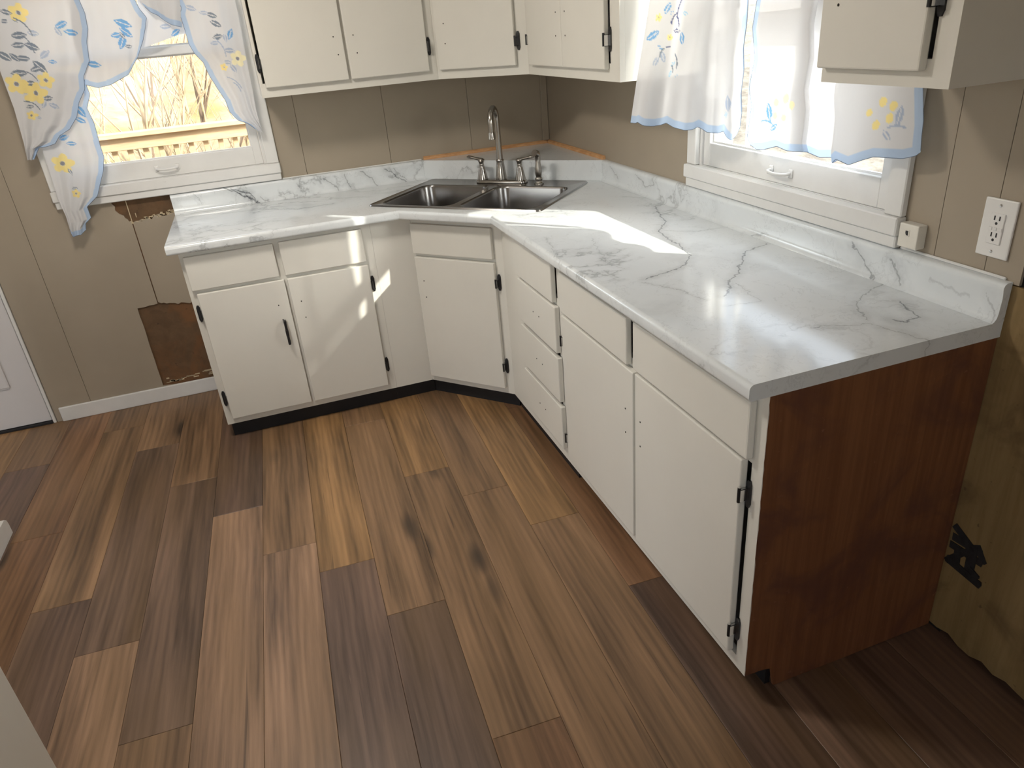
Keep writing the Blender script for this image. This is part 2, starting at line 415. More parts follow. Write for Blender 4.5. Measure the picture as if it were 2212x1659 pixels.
def obj(name, bm, mat, parent=None, world=False, smooth=None, loc=None):
    """one mesh object; world=True: bm is in world space and is moved into the parent's space"""
    if world and parent is not None:
        r = parent
        while r.parent is not None: r = r.parent
        if r.name in WM: bm.transform(WM[r.name].inverted())
    bmesh.ops.recalc_face_normals(bm, faces=bm.faces)
    me = bpy.data.meshes.new(name)
    bm.to_mesh(me)
    bm.free()
    if smooth is not None:
        for p in me.polygons: p.use_smooth = True
        me.set_sharp_from_angle(angle=R(smooth))
    me.materials.append(MAT[mat] if isinstance(mat, str) else mat)
    o = bpy.data.objects.new(name, me)
    COL.objects.link(o)
    if parent is not None: o.parent = parent
    if loc is not None: o.location = loc
    return o

def dup(o, name, parent=None, loc=None, rz=None):
    c = o.copy()
    c.name = name
    COL.objects.link(c)
    if parent is not None: c.parent = parent
    if loc is not None: c.location = loc
    if rz is not None: c.rotation_euler = (0, 0, rz)
    return c

def B(): return bmesh.new()

def box(bm, x0, x1, y0, y1, z0, z1, bev=0.0, seg=1):
    g = bmesh.ops.create_cube(bm, size=1.0)
    vs_ = g['verts']
    for v in vs_:
        v.co = Vector(((x0 + x1) / 2 + v.co.x * (x1 - x0), (y0 + y1) / 2 + v.co.y * (y1 - y0), (z0 + z1) / 2 + v.co.z * (z1 - z0)))
    if bev > 0:
        es = list({e for v in vs_ for e in v.link_edges})
        bmesh.ops.bevel(bm, geom=es, offset=bev, segments=seg, affect='EDGES', profile=0.5)
    return bm

def prism(bm, pts, d, axis='z'):
    """extrude polygon pts; axis z: pts are (x,y), d=(z0,z1); axis y: pts are (x,z); axis x: pts are (y,z)"""
    def P(a, b, t):
        return Vector((a, b, t)) if axis == 'z' else Vector((a, t, b)) if axis == 'y' else Vector((t, a, b))
    lo = [bm.verts.new(P(a, b, d[0])) for a, b in pts]
    hi = [bm.verts.new(P(a, b, d[1])) for a, b in pts]
    n = len(pts)
    if n > 4:
        for t in tessellate_polygon([[Vector((a, b, 0)) for a, b in pts]]):
            for ring in (lo, hi):
                try: bm.faces.new([ring[q] for q in t])
                except ValueError: pass
    else:
        bm.faces.new(lo); bm.faces.new(hi)
    for i in range(n):
        bm.faces.new((lo[i], lo[(i + 1) % n], hi[(i + 1) % n], hi[i]))
    return lo, hi

def tube(bm, pts, r, n=8, caps=True):
    """round bar through pts; r a number or one per point"""
    pts = [Vector(p) for p in pts]
    rs = r if isinstance(r, (list, tuple)) else [r] * len(pts)
    rings = []
    up = None
    for i, p in enumerate(pts):
        t = (pts[min(i + 1, len(pts) - 1)] - pts[max(i - 1, 0)])
        if t.length < 1e-9: t = Vector((0, 0, 1))
        t.normalize()
        if up is None:
            up = Vector((0, 0, 1)) if abs(t.z) < 0.9 else Vector((1, 0, 0))
        a = t.cross(up)
        if a.length < 1e-6: a = t.orthogonal()
        a.normalize()
        b = a.cross(t).normalized()
        up = b
        rings.append([bm.verts.new(p + (a * math.cos(k * 2 * math.pi / n) + b * math.sin(k * 2 * math.pi / n)) * rs[i]) for k in range(n)])
    for A, C in zip(rings, rings[1:]):
        for k in range(n):
            bm.faces.new((A[k], A[(k + 1) % n], C[(k + 1) % n], C[k]))
    if caps:
        bm.faces.new(rings[0]); bm.faces.new(rings[-1])
    return bm

def lathe(bm, prof, c=(0, 0, 0), n=20):
    """prof: list of (r, z)"""
    c = Vector(c)
    rings = []
    for r, z in prof:
        rings.append([bm.verts.new(c + Vector((max(r, 1e-4) * math.cos(k * 2 * math.pi / n), max(r, 1e-4) * math.sin(k * 2 * math.pi / n), z))) for k in range(n)])
    for A, C in zip(rings, rings[1:]):
        for k in range(n):
            bm.faces.new((A[k], A[(k + 1) % n], C[(k + 1) % n], C[k]))
    bm.faces.new(rings[0]); bm.faces.new(rings[-1])
    return bm

def fill_loops(bm, loops, z):
    """flat face with holes at height z; loops are lists of (x,y), first is the outline"""
    es = []
    vl = []
    for lp in loops:
        v = [bm.verts.new((x, y, z)) for x, y in lp]
        vl.append(v)
        for i in range(len(v)): es.append(bm.edges.new((v[i], v[(i + 1) % len(v)])))
    bmesh.ops.triangle_fill(bm, use_beauty=True, use_dissolve=False, edges=es)
    return vl

def rrect(x0, x1, y0, y1, r, n=6):
    pts = []
    for cx, cy, a0 in ((x1 - r, y1 - r, 0), (x0 + r, y1 - r, 90), (x0 + r, y0 + r, 180), (x1 - r, y0 + r, 270)):
        for k in range(n + 1):
            a = R(a0 + 90 * k / n)
            pts.append((cx + r * math.cos(a), cy + r * math.sin(a)))
    return pts

def ragged(p0, p1, n, amp, rnd):
    """broken edge from p0 to p1 (both ends left out)"""
    out = []
    dx, dy = p1[0] - p0[0], p1[1] - p0[1]
    L = math.hypot(dx, dy)
    for i in range(1, n):
        t = i / n
        a = rnd.uniform(-amp, amp)
        out.append((p0[0] + dx * t - dy / L * a, p0[1] + dy * t + dx / L * a))
    return out

# ================================================================== the room
ROOM_X0, ROOM_Y0, CEIL = -4.2, -5.5, 2.4
WIN_C, WIN_HW = 1.88, 0.44          # both windows: centre distance from the corner, half opening
WIN_Z0, WIN_Z1 = 1.06, 2.10

# ---- floor with its planks
fb = B(); box(fb, ROOM_X0 - 0.1, 0.12, ROOM_Y0 - 0.1, 0.12, -0.12, -0.0075)
floor = obj('floor', fb, 'cavity')
tag(floor, 'brown wood-look plank floor running toward the sink corner', 'floor', kind='structure')
PW, PL = 0.1835, 1.265
TONE = {'L': (0.262, 0.160, 0.098), 'ML': (0.25, 0.155, 0.092), 'M': (0.225, 0.134, 0.073), 'G': (0.285, 0.164, 0.074),
        'D': (0.135, 0.084, 0.060), 'R': (0.205, 0.110, 0.058), 'E': (0.155, 0.098, 0.067)}
COLS = {-12: (-1.0, 'MDM'), -11: (-2.1, 'DLM'), -10: (-1.5, 'MMD'), -9: (-0.8, 'GML'), -8: (-1.75, 'DMD'), -7: (-2.35, 'RRM'),
        -6: (-1.544, 'MDML'), -5: (-0.547, 'MELD'), -4: (-0.932, 'MEMM'), -3: (-1.228, 'DLMD'), -2: (-1.546, 'MLMG'), -1: (-1.717, 'GDLM'),
        0: (-2.005, 'MDLM'), 1: (-1.266, 'GMRD'), 2: (-1.490, 'MMDL'), 3: (-1.760, 'GMLD'), 4: (-2.169, 'RDMM'), 5: (-1.35, 'MDED'), 6: (-1.9, 'DDEM'), 7: (-1.1, 'MEDM')}
ax = Vector((0.0306, 1.0)).normalized()
ex = Vector((ax.y, -ax.x))
PIV = Vector((-1.40, -1.70))
prot = -math.atan2(ax.x, ax.y)
plank_meshes = {}
def plank_mesh(L):
    key = round(L, 3)
    if key not in plank_meshes:
        bm = B()
        w, l, c = PW / 2 - 0.0004, L / 2 - 0.0004, 0.0011
        lo = [bm.verts.new((sx * w, sy * l, -0.007)) for sx, sy in ((-1, -1), (1, -1), (1, 1), (-1, 1))]
        mi = [bm.verts.new((sx * w, sy * l, -c * 0.7)) for sx, sy in ((-1, -1), (1, -1), (1, 1), (-1, 1))]
        hi = [bm.verts.new((sx * (w - c), sy * (l - c), 0.0)) for sx, sy in ((-1, -1), (1, -1), (1, 1), (-1, 1))]
        bm.faces.new(hi); bm.faces.new(lo)
        for A, C in ((lo, mi), (mi, hi)):
            for i in range(4): bm.faces.new((A[i], A[(i + 1) % 4], C[(i + 1) % 4], C[i]))
        bmesh.ops.recalc_face_normals(bm, faces=bm.faces)
        me = bpy.data.meshes.new('plank'); bm.to_mesh(me); bm.free()
        me.materials.append(MAT['plank'])
        plank_meshes[key] = me
    return plank_meshes[key]
prnd = random.Random(5)
for k, (j, tones) in COLS.items():
    # joints along the plank axis, measured as world y near the column
    js = [j + PL * n for n in range(-4, 4)]
    js = sorted([max(min(y, -0.0), -5.4) for y in js], reverse=True)
    cells = []
    for a, b in zip(js, js[1:]):
        if a - b > 0.02: cells.append((a, b))
    # index of the plank just above joint j
    top_i = next(i for i, (a, b) in enumerate(cells) if abs(b - j) < 1e-4)
    for i, (a, b) in enumerate(cells):
        n = i - top_i
        if n < 0: t = tones[0] if tones[0] != 'D' else 'M'
        else: t = tones[min(n, len(tones) - 1)] if n < len(tones) else prnd.choice('MLDG')
        if k == 1 or k == -4 or k == -5: pass
        c = PIV + ex * (PW * (k + 0.5)) + ax * ((a + b) / 2 - PIV.y)
        o = bpy.data.objects.new('plank', plank_mesh(a - b))
        COL.objects.link(o)
        o.parent = floor
        o.location = (c.x, c.y, 0)
        o.rotation_euler = (0, 0, prot)
        q = prnd.uniform(0.92, 1.08)
        o.color = (*[x * q for x in TONE[t]], 1)

# ---- ceiling
cb = B(); box(cb, ROOM_X0 - 0.1, 0.12, ROOM_Y0 - 0.1, 0.12, CEIL, CEIL + 0.1)
tag(obj('ceiling', cb, 'ceiling'), 'plain white ceiling above the kitchen', 'ceiling', kind='structure')

# ---- back wall: board core with window and door openings, taupe panels in front
DX0, DX1, DZ = -3.53, -2.716, 2.03                       # door opening
bw = B()
for x0, x1, z0, z1 in ((ROOM_X0 - 0.1, DX0, 0, CEIL), (DX0, DX1, DZ, CEIL), (DX1, -WIN_C - WIN_HW, 0, CEIL),
                       (-WIN_C - WIN_HW, -WIN_C + WIN_HW, 0, WIN_Z0), (-WIN_C - WIN_HW, -WIN_C + WIN_HW, WIN_Z1, CEIL), (-WIN_C + WIN_HW, 0.12, 0, CEIL)):
    box(bw, x0, x1, 0.008, 0.12, z0, z1)
wall_back = obj('wall_back', bw, 'torn')
tag(wall_back, 'taupe panelled wall behind the sink corner, torn below its window', 'wall', kind='structure')
rr = random.Random(3)
def wall_panel(parent, axis, pts, t0=0.0, t1=0.0075, mat='wall'):
    bm = B(); prism(bm, pts, (t0, t1), axis)
    return obj('panel', bm, mat, parent)
G = 0.0009
def rect(a0, a1, z0, z1): return [(a0 + G, z0), (a1 - G, z0), (a1 - G, z1), (a0 + G, z1)]
for a0, a1, z0, z1 in ((-0.428, 0.0, 0, CEIL), (-0.854, -0.428, 0, CEIL), (-1.27, -0.854, 0, CEIL), (-1.395, -1.27, 0, CEIL),
                       (-1.69, -1.395, 0, 1.02), (-2.365, -1.395, 2.12, CEIL), (DX1 + 0.016, -2.527, 0, CEIL), (ROOM_X0, DX0 - 0.06, 0, CEIL), (DX0 - 0.06, DX1 + 0.016, DZ + 0.05, CEIL)):
    wall_panel(wall_back, 'y', rect(a0, a1, z0, z1))
# panel left of the holes: notched by both tears
pA = [(-2.527 + G, 0.0), (-2.093 - G, 0.0), (-2.093 - G, 0.066), (-2.187, 0.078)]
pA += ragged((-2.187, 0.078), (-2.187, 0.499), 9, 0.0015, rr)
pA += [(-2.187, 0.499)] + ragged((-2.187, 0.499), (-2.093, 0.503), 5, 0.002, rr) + [(-2.093 - G, 0.506)]
pA += [(-2.093 - G, 0.912)] + ragged((-2.093, 0.905), (-2.128, 0.945), 5, 0.006, rr)
pA += [(-2.134, 0.950), (-2.146, 0.968), (-2.142, 0.985), (-2.152, 1.0), (-2.150, 1.02), (-2.365, 1.02), (-2.365, CEIL), (-2.527 + G, CEIL)]
wall_panel(wall_back, 'y', pA)
# panel between the two tears
pB = [(-2.09 + G, 0.512)] + ragged((-2.09, 0.505), (-2.03, 0.493), 5, 0.006, rr) + ragged((-2.03, 0.493), (-1.87, 0.475), 12, 0.005, rr)
pB += [(-1.86, 0.475), (-1.69 - G, 0.475), (-1.69 - G, 0.925), (-1.86, 0.93)]
pB += ragged((-1.87, 0.93), (-2.09, 0.905), 16, 0.009, rr) + [(-2.09 + G, 0.902)]
wall_panel(wall_back, 'y', pB)
# pale fibres along the tears
tb = B()
for i in range(46):
    x = rr.uniform(-2.10, -1.90); z = 0.905 + (x + 2.09) * 0.115 + rr.uniform(-0.006, 0.008)
    box(tb, x, x + rr.uniform(0.003, 0.012), -0.0006, 0.002, z, z + rr.uniform(0.002, 0.007))
box(tb, -2.069, -2.066, -0.0006, 0.003, 0.925, 0.945)
obj('torn_fibres', tb, 'tear_edge', wall_back)
tb = B()
box(tb, -2.094, -2.0905, 0.0045, 0.008, 0.905, 1.01)
obj('panel_seam', tb, 'tear_edge', wall_back)
# dusty white smears and dark glue at the lower opening
tb = B()
for i in range(26):
    x = rr.uniform(-2.17, -1.88); z = 0.085 + rr.random() ** 2 * 0.03
    box(tb, x, x + rr.uniform(0.01, 0.04), 0.0066, 0.0082, z, z + rr.uniform(0.002, 0.007))
obj('plaster_crumbs', tb, 'tear_edge', wall_back)

# ---- corner moulding, baseboards
cm = B(); box(cm, -0.036, -0.001, -0.012, -0.0005, 1.02, CEIL, 0.003)
tag(obj('trim_1', cm, 'wall'), 'narrow taupe moulding standing in the wall corner behind the faucet', 'moulding', kind='structure')
bb = B(); box(bb, -2.672, -1.862, -0.014, -0.0005, 0.0, 0.075, 0.004, 2)
tag(obj('baseboard_back', bb, 'trim'), 'white baseboard between the white door and the base cabinet', 'baseboard', kind='structure')

# ---- door in the back wall
d1 = empty('door_1', (DX1, 0, 0))
tag(d1, 'white panelled door at the far left edge, dark threshold along its foot', 'door', kind='structure')
jb = B(); box(jb, DX1 - 0.0005, DX1 + 0.0135, -0.006, 0.10, 0.0, DZ, 0.002)
obj('jamb', jb, 'trim', d1, world=True)
jb = B(); box(jb, DX0 - 0.05, DX0, -0.015, 0.0, 0.0, DZ + 0.05, 0.002)
obj('casing', jb, 'trim', d1, world=True)
jb = B(); box(jb, DX0, DX1, -0.015, 0.0, DZ, DZ + 0.05, 0.002)
obj('casing', jb, 'trim', d1, world=True)
sl = B(); box(sl, DX0 + 0.003, DX1 - 0.005, 0.004, 0.044, 0.014, DZ - 0.003, 0.002)
slab = obj('slab', sl, 'door_white', d1, world=True)
for (px0, px1) in ((DX0 + 0.11, -3.165), (-3.085, DX1 - 0.115)):
    for (pz0, pz1) in ((0.22, 0.78), (0.93, 1.50), (1.62, 1.88)):
        pb = B(); box(pb, px0, px1, -0.004, 0.006, pz0, pz1, 0.009, 2)
        obj('raised_panel', pb, 'door_white', slab, world=True)
th = B(); box(th, DX0, DX1, -0.01, 0.09, 0.0, 0.012, 0.002)
obj('threshold', th, 'toe', d1, world=True)

# ---- right wall
rw = B()
for y0, y1, z0, z1 in ((-2.70, -WIN_C - WIN_HW, 0, CEIL), (-WIN_C - WIN_HW, -WIN_C + WIN_HW, 0, WIN_Z0), (-WIN_C - WIN_HW, -WIN_C + WIN_HW, WIN_Z1, CEIL),
                       (-WIN_C + WIN_HW, 0.008, 0, CEIL)):
    box(rw, 0.008, 0.12, y0, y1, z0, z1)
box(rw, 0.10, 0.12, ROOM_Y0 - 0.1, -2.70, 0, CEIL)
wall_right = obj('wall_right', rw, 'cavity')
tag(wall_right, 'taupe grooved panel wall around the right window, bare board past the cabinet', 'wall', kind='structure')
for a0, a1, z0, z1 in ((-1.395, -0.0, 0, CEIL), (-2.365, -1.395, 2.12, CEIL),
                       (-1.88, -1.395, 0, 1.02), (-2.365, -1.88, 0, 1.02), (-2.467, -2.365, 0, CEIL), (-2.602, -2.467, 0, CEIL), (-2.690, -2.602, 1.0, CEIL)):
    wall_panel(wall_right, 'x', rect(a0, a1, z0, z1), 0.0, 0.0075)
# bare board sheets below counter height, broken along the floor
rp = random.Random(12)
low = [(-4.1, 0.03)] + ragged((-4.1, 0.02), (-2.66, 0.016), 42, 0.011, rp) + [(-2.606, 0.02), (-2.606, 0.997), (-4.1, 0.995)]
wall_panel(wall_right, 'x', low, 0.001, 0.014, 'ply')
wall_panel(wall_right, 'x', [(-5.5, 0.02), (-4.103, 0.02), (-4.103, 0.995), (-5.5, 0.995)], 0.001, 0.014, 'ply')
wall_panel(wall_right, 'x', [(-5.5, 1.002), (-2.775, 1.002), (-2.775, CEIL), (-5.5, CEIL)], 0.001, 0.014, 'wall')

# ---- the other walls, outside the view; their openings are added for fill daylight
lw = B()
for y0, y1, z0, z1 in ((ROOM_Y0, -2.2, 0, CEIL), (-1.5, 0.008, 0, CEIL), (-2.2, -1.5, 0, 0.1), (-2.2, -1.5, 2.3, CEIL)):
    box(lw, ROOM_X0 - 0.1, ROOM_X0, y0, y1, z0, z1)
tag(obj('wall_left', lw, 'outer'), 'painted wall at the far left with an opening added to let in fill daylight', 'wall', kind='structure')
fw = B()
for x0, x1, z0, z1 in ((ROOM_X0 - 0.1, -3.65, 0, CEIL), (-2.15, 0.12, 0, CEIL), (-3.65, -2.15, 0, 0.95), (-3.65, -2.15, 2.15, CEIL)):
    box(fw, x0, x1, ROOM_Y0 - 0.1, ROOM_Y0, z0, z1)
tag(obj('wall_front', fw, 'outer'), 'painted wall behind the viewer with an opening added to let in fill daylight', 'wall', kind='structure')
# partition whose baseboard end shows at the left edge
pw = B(); box(pw, -2.80, -2.69, -1.32, -0.990, 0, CEIL); box(pw, -2.80, -2.69, -3.4, -2.2, 0, CEIL); box(pw, -2.80, -2.69, -2.2, -1.32, 2.1, CEIL)
tag(obj('wall_partition', pw, 'wall'), 'short taupe partition wall just outside the left edge', 'wall', kind='structure')
bb = B()
prism(bb, [(-1.32, 0.0), (-0.967, 0.0), (-0.968, 0.045), (-0.973, 0.062), (-0.985, 0.071), (-1.0, 0.073), (-1.32, 0.073)], (-2.6895, -2.673), 'x')
tag(obj('baseboard_left', bb, 'trim'), 'white baseboard end poking in at the left edge', 'baseboard', kind='structure')
# low white cabinet whose side cuts the lower left corner
lc = empty('low_cabinet', (-2.47, -2.55, 0))
tag(lc, 'plain white side of a low cabinet cutting the lower left corner', 'cabinet')
sl = B(); box(sl, -2.685, -2.2636, -2.86, -2.234, 0.0, 0.86, 0.002); obj('body', sl, 'white', lc, world=True)
sl = B(); box(sl, -2.688, -2.255, -2.87, -2.215, 0.8605, 0.888, 0.004, 2); obj('top', sl, 'white', lc, world=True)
sl = B(); box(sl, -2.66, -2.285, -2.2335, -2.216, 0.09, 0.84, 0.003); dr_ = obj('door', sl, 'white', lc, world=True)
kb = B(); lathe(kb, [(0.007, 0), (0.007, 0.012), (0.014, 0.018), (0.014, 0.024), (0.0, 0.028)], n=14)
kb.transform(Matrix.Translation((-2.32, -2.216, 0.70)) @ Matrix.Rotation(R(-90), 4, 'X'))
obj('knob', kb, 'nickel', dr_, world=True, smooth=40)

# ================================================================== windows
def window(name, loc, rz, label, bar=False):
    w = empty(name, loc, rz)
    tag(w, label, 'window', kind='structure')
    for s in (-1, 1):
        b = B(); box(b, *sorted((s * 0.435, s * 0.49)), -0.02, -0.0006, 1.086, 2.13, 0.003)
        obj('casing', b, 'trim', w)
        b = B(); box(b, *sorted((s * 0.424, s * 0.4395)), -0.001, 0.115, WIN_Z0 + 0.0005, WIN_Z1 - 0.0005)
        obj('jamb', b, 'trim', w)
    b = B(); box(b, -0.434, 0.434, -0.02, -0.0006, 2.075, 2.13, 0.003); obj('casing', b, 'trim', w)
    b = B(); box(b, -0.424, 0.424, -0.001, 0.115, 2.075, WIN_Z1 - 0.0005); obj('jamb', b, 'trim', w)
    b = B(); box(b, -0.492, 0.492, -0.032, -0.0006, 1.040, 1.0855, 0.003); obj('sill', b, 'trim', w)
    b = B(); box(b, -0.488, 0.488, -0.024, -0.0006, 1.008, 1.0395, 0.003); obj('apron', b, 'trim', w)
    b = B(); box(b, -0.4235, 0.4235, -0.0005, 0.115, WIN_Z0 + 0.0005, 1.086); obj('stool', b, 'trim', w)
    def sash(y0, y1, z0, z1, bot, top):
        b = B()
        hw = 0.4225
        box(b, -hw, -0.385, y0, y1, z0, z1, 0.002); box(b, 0.385, hw, y0, y1, z0, z1, 0.002)
        box(b, -0.386, 0.386, y0, y1, z0, z0 + bot, 0.002); box(b, -0.386, 0.386, y0, y1, z1 - top, z1, 0.002)
        s = obj('sash', b, 'trim', w)
        b = B(); ym = (y0 + y1) / 2 + 0.004
        box(b, -0.387, 0.387, ym, ym + 0.003, z0 + bot - 0.002, z1 - top + 0.002)
        obj('pane', b, 'glass', s)
        # glazing putty bead
        b = B()
        for q in ((-0.385, 0.385, z0 + bot, z0 + bot + 0.006), (-0.385, 0.385, z1 - top - 0.006, z1 - top)):
            box(b, q[0], q[1], ym - 0.008, ym, q[2], q[3])
        for q in ((-0.385, -0.379), (0.379, 0.385)):
            box(b, q[0], q[1], ym - 0.008, ym, z0 + bot + 0.006, z1 - top - 0.006)
        obj('bead', b, 'trim', s)
        return s
    lo = sash(0.006, 0.040, 1.0865, 1.618, 0.078, 0.035)
    sash(0.044, 0.076, 1.585, 2.074, 0.035, 0.05)
    # sash lift: two feet and a bowed bar
    lx = 0.0 if not bar else 0.0
    b = B()
    for s in (-1, 1):
        box(b, lx + s * 0.045 - 0.009, lx + s * 0.045 + 0.009, 0.001, 0.0065, 1.110, 1.136, 0.002)
    tube(b, [(lx - 0.045, 0.004, 1.124), (lx - 0.042, -0.012, 1.122), (lx - 0.03, -0.019, 1.121), (lx, -0.021, 1.120), (lx + 0.03, -0.019, 1.121), (lx + 0.042, -0.012, 1.122), (lx + 0.045, 0.004, 1.124)], 0.0052, 8)
    obj('sash_lift', b, 'trim', lo, smooth=50)
    # outer storm frame
    b = B()
    box(b, -0.4235, -0.40, 0.095, 0.11, 1.09, 2.07); box(b, 0.40, 0.4235, 0.095, 0.11, 1.09, 2.07)
    box(b, -0.4, 0.4, 0.095, 0.11, 1.0865, 1.115)
    if bar: box(b, -0.31, -0.30, 0.095, 0.108, 1.115, 2.07)
    obj('storm_frame', b, 'trim', w)
    return w
win1 = window('window_1', (-WIN_C, 0, 0), 0.0, 'white sash window over the left counter with garden behind it')
win2 = window('window_2', (0, -WIN_C, 0), R(-90), 'white sash window over the right counter, mostly behind curtains', bar=True)
# ================================================================== cabinets
_hm = {}
def hinge_mesh(s):
    """leaf on the frame beside the door edge (s=+1: right of the door) and a bright knuckle on the edge"""
    if s in _hm: return _hm[s]
    bm = B()
    cx = s * 0.011
    prism(bm, [(cx - 0.0035, -0.036), (cx + 0.0035, -0.036), (cx + 0.0075, -0.026), (cx + 0.0075, 0.026), (cx + 0.0035, 0.036), (cx - 0.0035, 0.036), (cx - 0.0075, 0.026), (cx - 0.0075, -0.026)], (-0.0045, -0.0003), 'y')
    for f in bm.faces: f.material_index = 0
    n0 = len(bm.faces)
    box(bm, *sorted((s * 0.0005, s * 0.0085)), -0.024, -0.003, -0.020, 0.014, 0.0015)
    tube(bm, [(s * 0.0045, -0.0235, -0.020), (s * 0.0045, -0.0235, 0.020)], 0.0042, 8)
    bm.faces.ensure_lookup_table()
    for i, f in enumerate(bm.faces):
        if i >= n0: f.material_index = 1 if i > n0 + 25 else 0
    bmesh.ops.recalc_face_normals(bm, faces=bm.faces)
    me = bpy.data.meshes.new('hinge'); bm.to_mesh(me); bm.free()
    me.materials.append(MAT['black']); me.materials.append(MAT['chrome'])
    _hm[s] = me
    return me
_sh = None
def screw_hole(parent, x, z, y=-0.0202):
    global _sh
    if _sh is None:
        bm = B(); lathe(bm, [(0.0028, 0.0), (0.0028, 0.0012)], n=8)
        bm.transform(Matrix.Rotation(R(90), 4, 'X'))
        me = bpy.data.meshes.new('screw_hole'); bm.to_mesh(me); bm.free(); me.materials.append(MAT['hole'])
        _sh = me
    o = bpy.data.objects.new('screw_hole', _sh); COL.objects.link(o); o.parent = parent; o.location = (x, y + 0.0005, z)
    return o

def face_frame(parent, W, z0, z1, opens, th=0.019):
    xs = sorted({0.0, W, *[v for o in opens for v in o[:2]]})
    zs = sorted({z0, z1, *[v for o in opens for v in o[2:]]})
    bm = B()
    inside = lambda x, z: any(o[0] < x < o[1] and o[2] < z < o[3] for o in opens)
    filled = {(i, j): not inside((xs[i] + xs[i + 1]) / 2, (zs[j] + zs[j + 1]) / 2) for i in range(len(xs) - 1) for j in range(len(zs) - 1)}
    vc = {}
    def V(i, j, k):
        if (i, j, k) not in vc: vc[(i, j, k)] = bm.verts.new((xs[i], (0.0, th)[k], zs[j]))
        return vc[(i, j, k)]
    for (i, j), f in filled.items():
        if not f: continue
        for k in (0, 1): bm.faces.new((V(i, j, k), V(i + 1, j, k), V(i + 1, j + 1, k), V(i, j + 1, k)))
        for di, dj, a, b in ((-1, 0, (i, j), (i, j + 1)), (1, 0, (i + 1, j), (i + 1, j + 1)), (0, -1, (i, j), (i + 1, j)), (0, 1, (i, j + 1), (i + 1, j + 1))):
            if not filled.get((i + di, j + dj), False):
                bm.faces.new((V(*a, 0), V(*b, 0), V(*b, 1), V(*a, 1)))
    return obj('face_frame', bm, 'white', parent)

def door(parent, x0, x1, z0, z1, hinges=(), holes=(), name='door', tilt=None, bev=0.0035):
    bm = B(); box(bm, x0, x1, -0.0200, -0.0008, z0, z1, bev, 2)
    d = obj(name, bm, 'white', parent)
    for s, z in hinges:
        h = bpy.data.objects.new('hinge', hinge_mesh(s)); COL.objects.link(h); h.parent = d
        h.location = (x1 if s > 0 else x0, 0, z)
        tag(h, 'small dark hinge with a bright knuckle')
    for x, z in holes: screw_hole(d, x, z)
    return d

def carcass(parent, W, D, z0, z1, mat='white', left=True, right=True):
    bm = B()
    if left: box(bm, 0.0005, 0.016, 0.0195, D, z0, z1)
    if right: box(bm, W - 0.016, W - 0.0005, 0.0195, D, z0, z1)
    box(bm, 0.016, W - 0.016, D - 0.012, D, z0, z1)
    box(bm, 0.016, W - 0.016, 0.0195, D - 0.012, z0, z0 + 0.016)
    box(bm, 0.016, W - 0.016, 0.0195, D - 0.012, z1 - 0.016, z1)
    return obj('carcass', bm, mat, parent)

FZ0, FZ1 = 0.075, 0.8755
F = 0.607
# ---- left base cabinet: two drawers over two doors
cab = empty('base_cabinet', (-1.866, -F, 0))
tag(cab, 'white base cabinet under the left counter, dark bar pull on its left door', 'cabinet', 'white base cabinets under the marble counter')
LX = lambda x: x + 1.866
W1 = LX(-1.090)
face_frame(cab, W1, FZ0, FZ1, [(LX(-1.835), LX(-1.515), 0.725, 0.84), (LX(-1.465), LX(-1.145), 0.725, 0.84), (LX(-1.835), LX(-1.50), 0.12, 0.685), (LX(-1.46), LX(-1.145), 0.12, 0.685)])
carcass(cab, W1, 0.600, FZ0, 0.8755)
b = B(); box(b, 0.012, W1, 0.030, 0.045, 0.0005, FZ0 - 0.0005); obj('toe_kick', b, 'toe', cab)
door(cab, LX(-1.852), LX(-1.501), 0.711, 0.853, name='drawer_front')
door(cab, LX(-1.478), LX(-1.131), 0.711, 0.855, name='drawer_front')
dl = door(cab, LX(-1.838), LX(-1.487), 0.106, 0.696, ((-1, 0.609), (-1, 0.206)), ((LX(-1.532), 0.589), (LX(-1.528), 0.522)))
door(cab, LX(-1.475), LX(-1.128), 0.106, 0.696, ((1, 0.604), (1, 0.206)), ((LX(-1.436), 0.589), (LX(-1.432), 0.514)))
b = B()
px = LX(-1.523)
for z in (0.515, 0.421): box(b, px - 0.006, px + 0.006, -0.043, -0.0195, z - 0.006, z + 0.006, 0.002)
box(b, px - 0.0055, px + 0.0055, -0.050, -0.042, 0.412, 0.524, 0.003, 2)
box(b, px - 0.0065, px + 0.0065, -0.0515, -0.041, 0.452, 0.484, 0.003, 2)
tag(obj('bar_pull', b, 'black', dl), 'dark metal bar pull')

# ---- corner sink cabinet
AN = math.atan2(-0.943 + 0.607, -0.607 + 0.912)
DW = math.hypot(0.305, 0.336)
cab = empty('sink_cabinet', (-0.912, -F, 0), AN)
tag(cab, 'white angled corner cabinet under the steel sink', 'cabinet', 'white base cabinets under the marble counter')
face_frame(cab, DW, FZ0, FZ1 - 0.004, [(0.02, 0.40, 0.725, 0.835), (0.03, 0.395, 0.12, 0.685)], 0.012)
door(cab, 0.006, 0.413, 0.712, 0.846, name='drawer_front')
door(cab, 0.008, 0.416, 0.106, 0.697, ((1, 0.609), (1, 0.216)), ((0.045, 0.588), (0.046, 0.511)))
b = B(); box(b, -0.002, 0.446, -0.012, -0.0005, 0.8625, 0.8725, 0.002)
tag(obj('wood_strip', b, 'raw_trim', cab), 'raw pine strip under the counter nose')
b = B(); box(b, -1.0895, -0.9125, -F, -F + 0.016, FZ0, FZ1); obj('filler_panel', b, 'white', cab, world=True)
b = B(); box(b, -1.0885, -1.073, -F + 0.017, -0.02, FZ0, FZ1); obj('side_panel', b, 'white', cab, world=True)
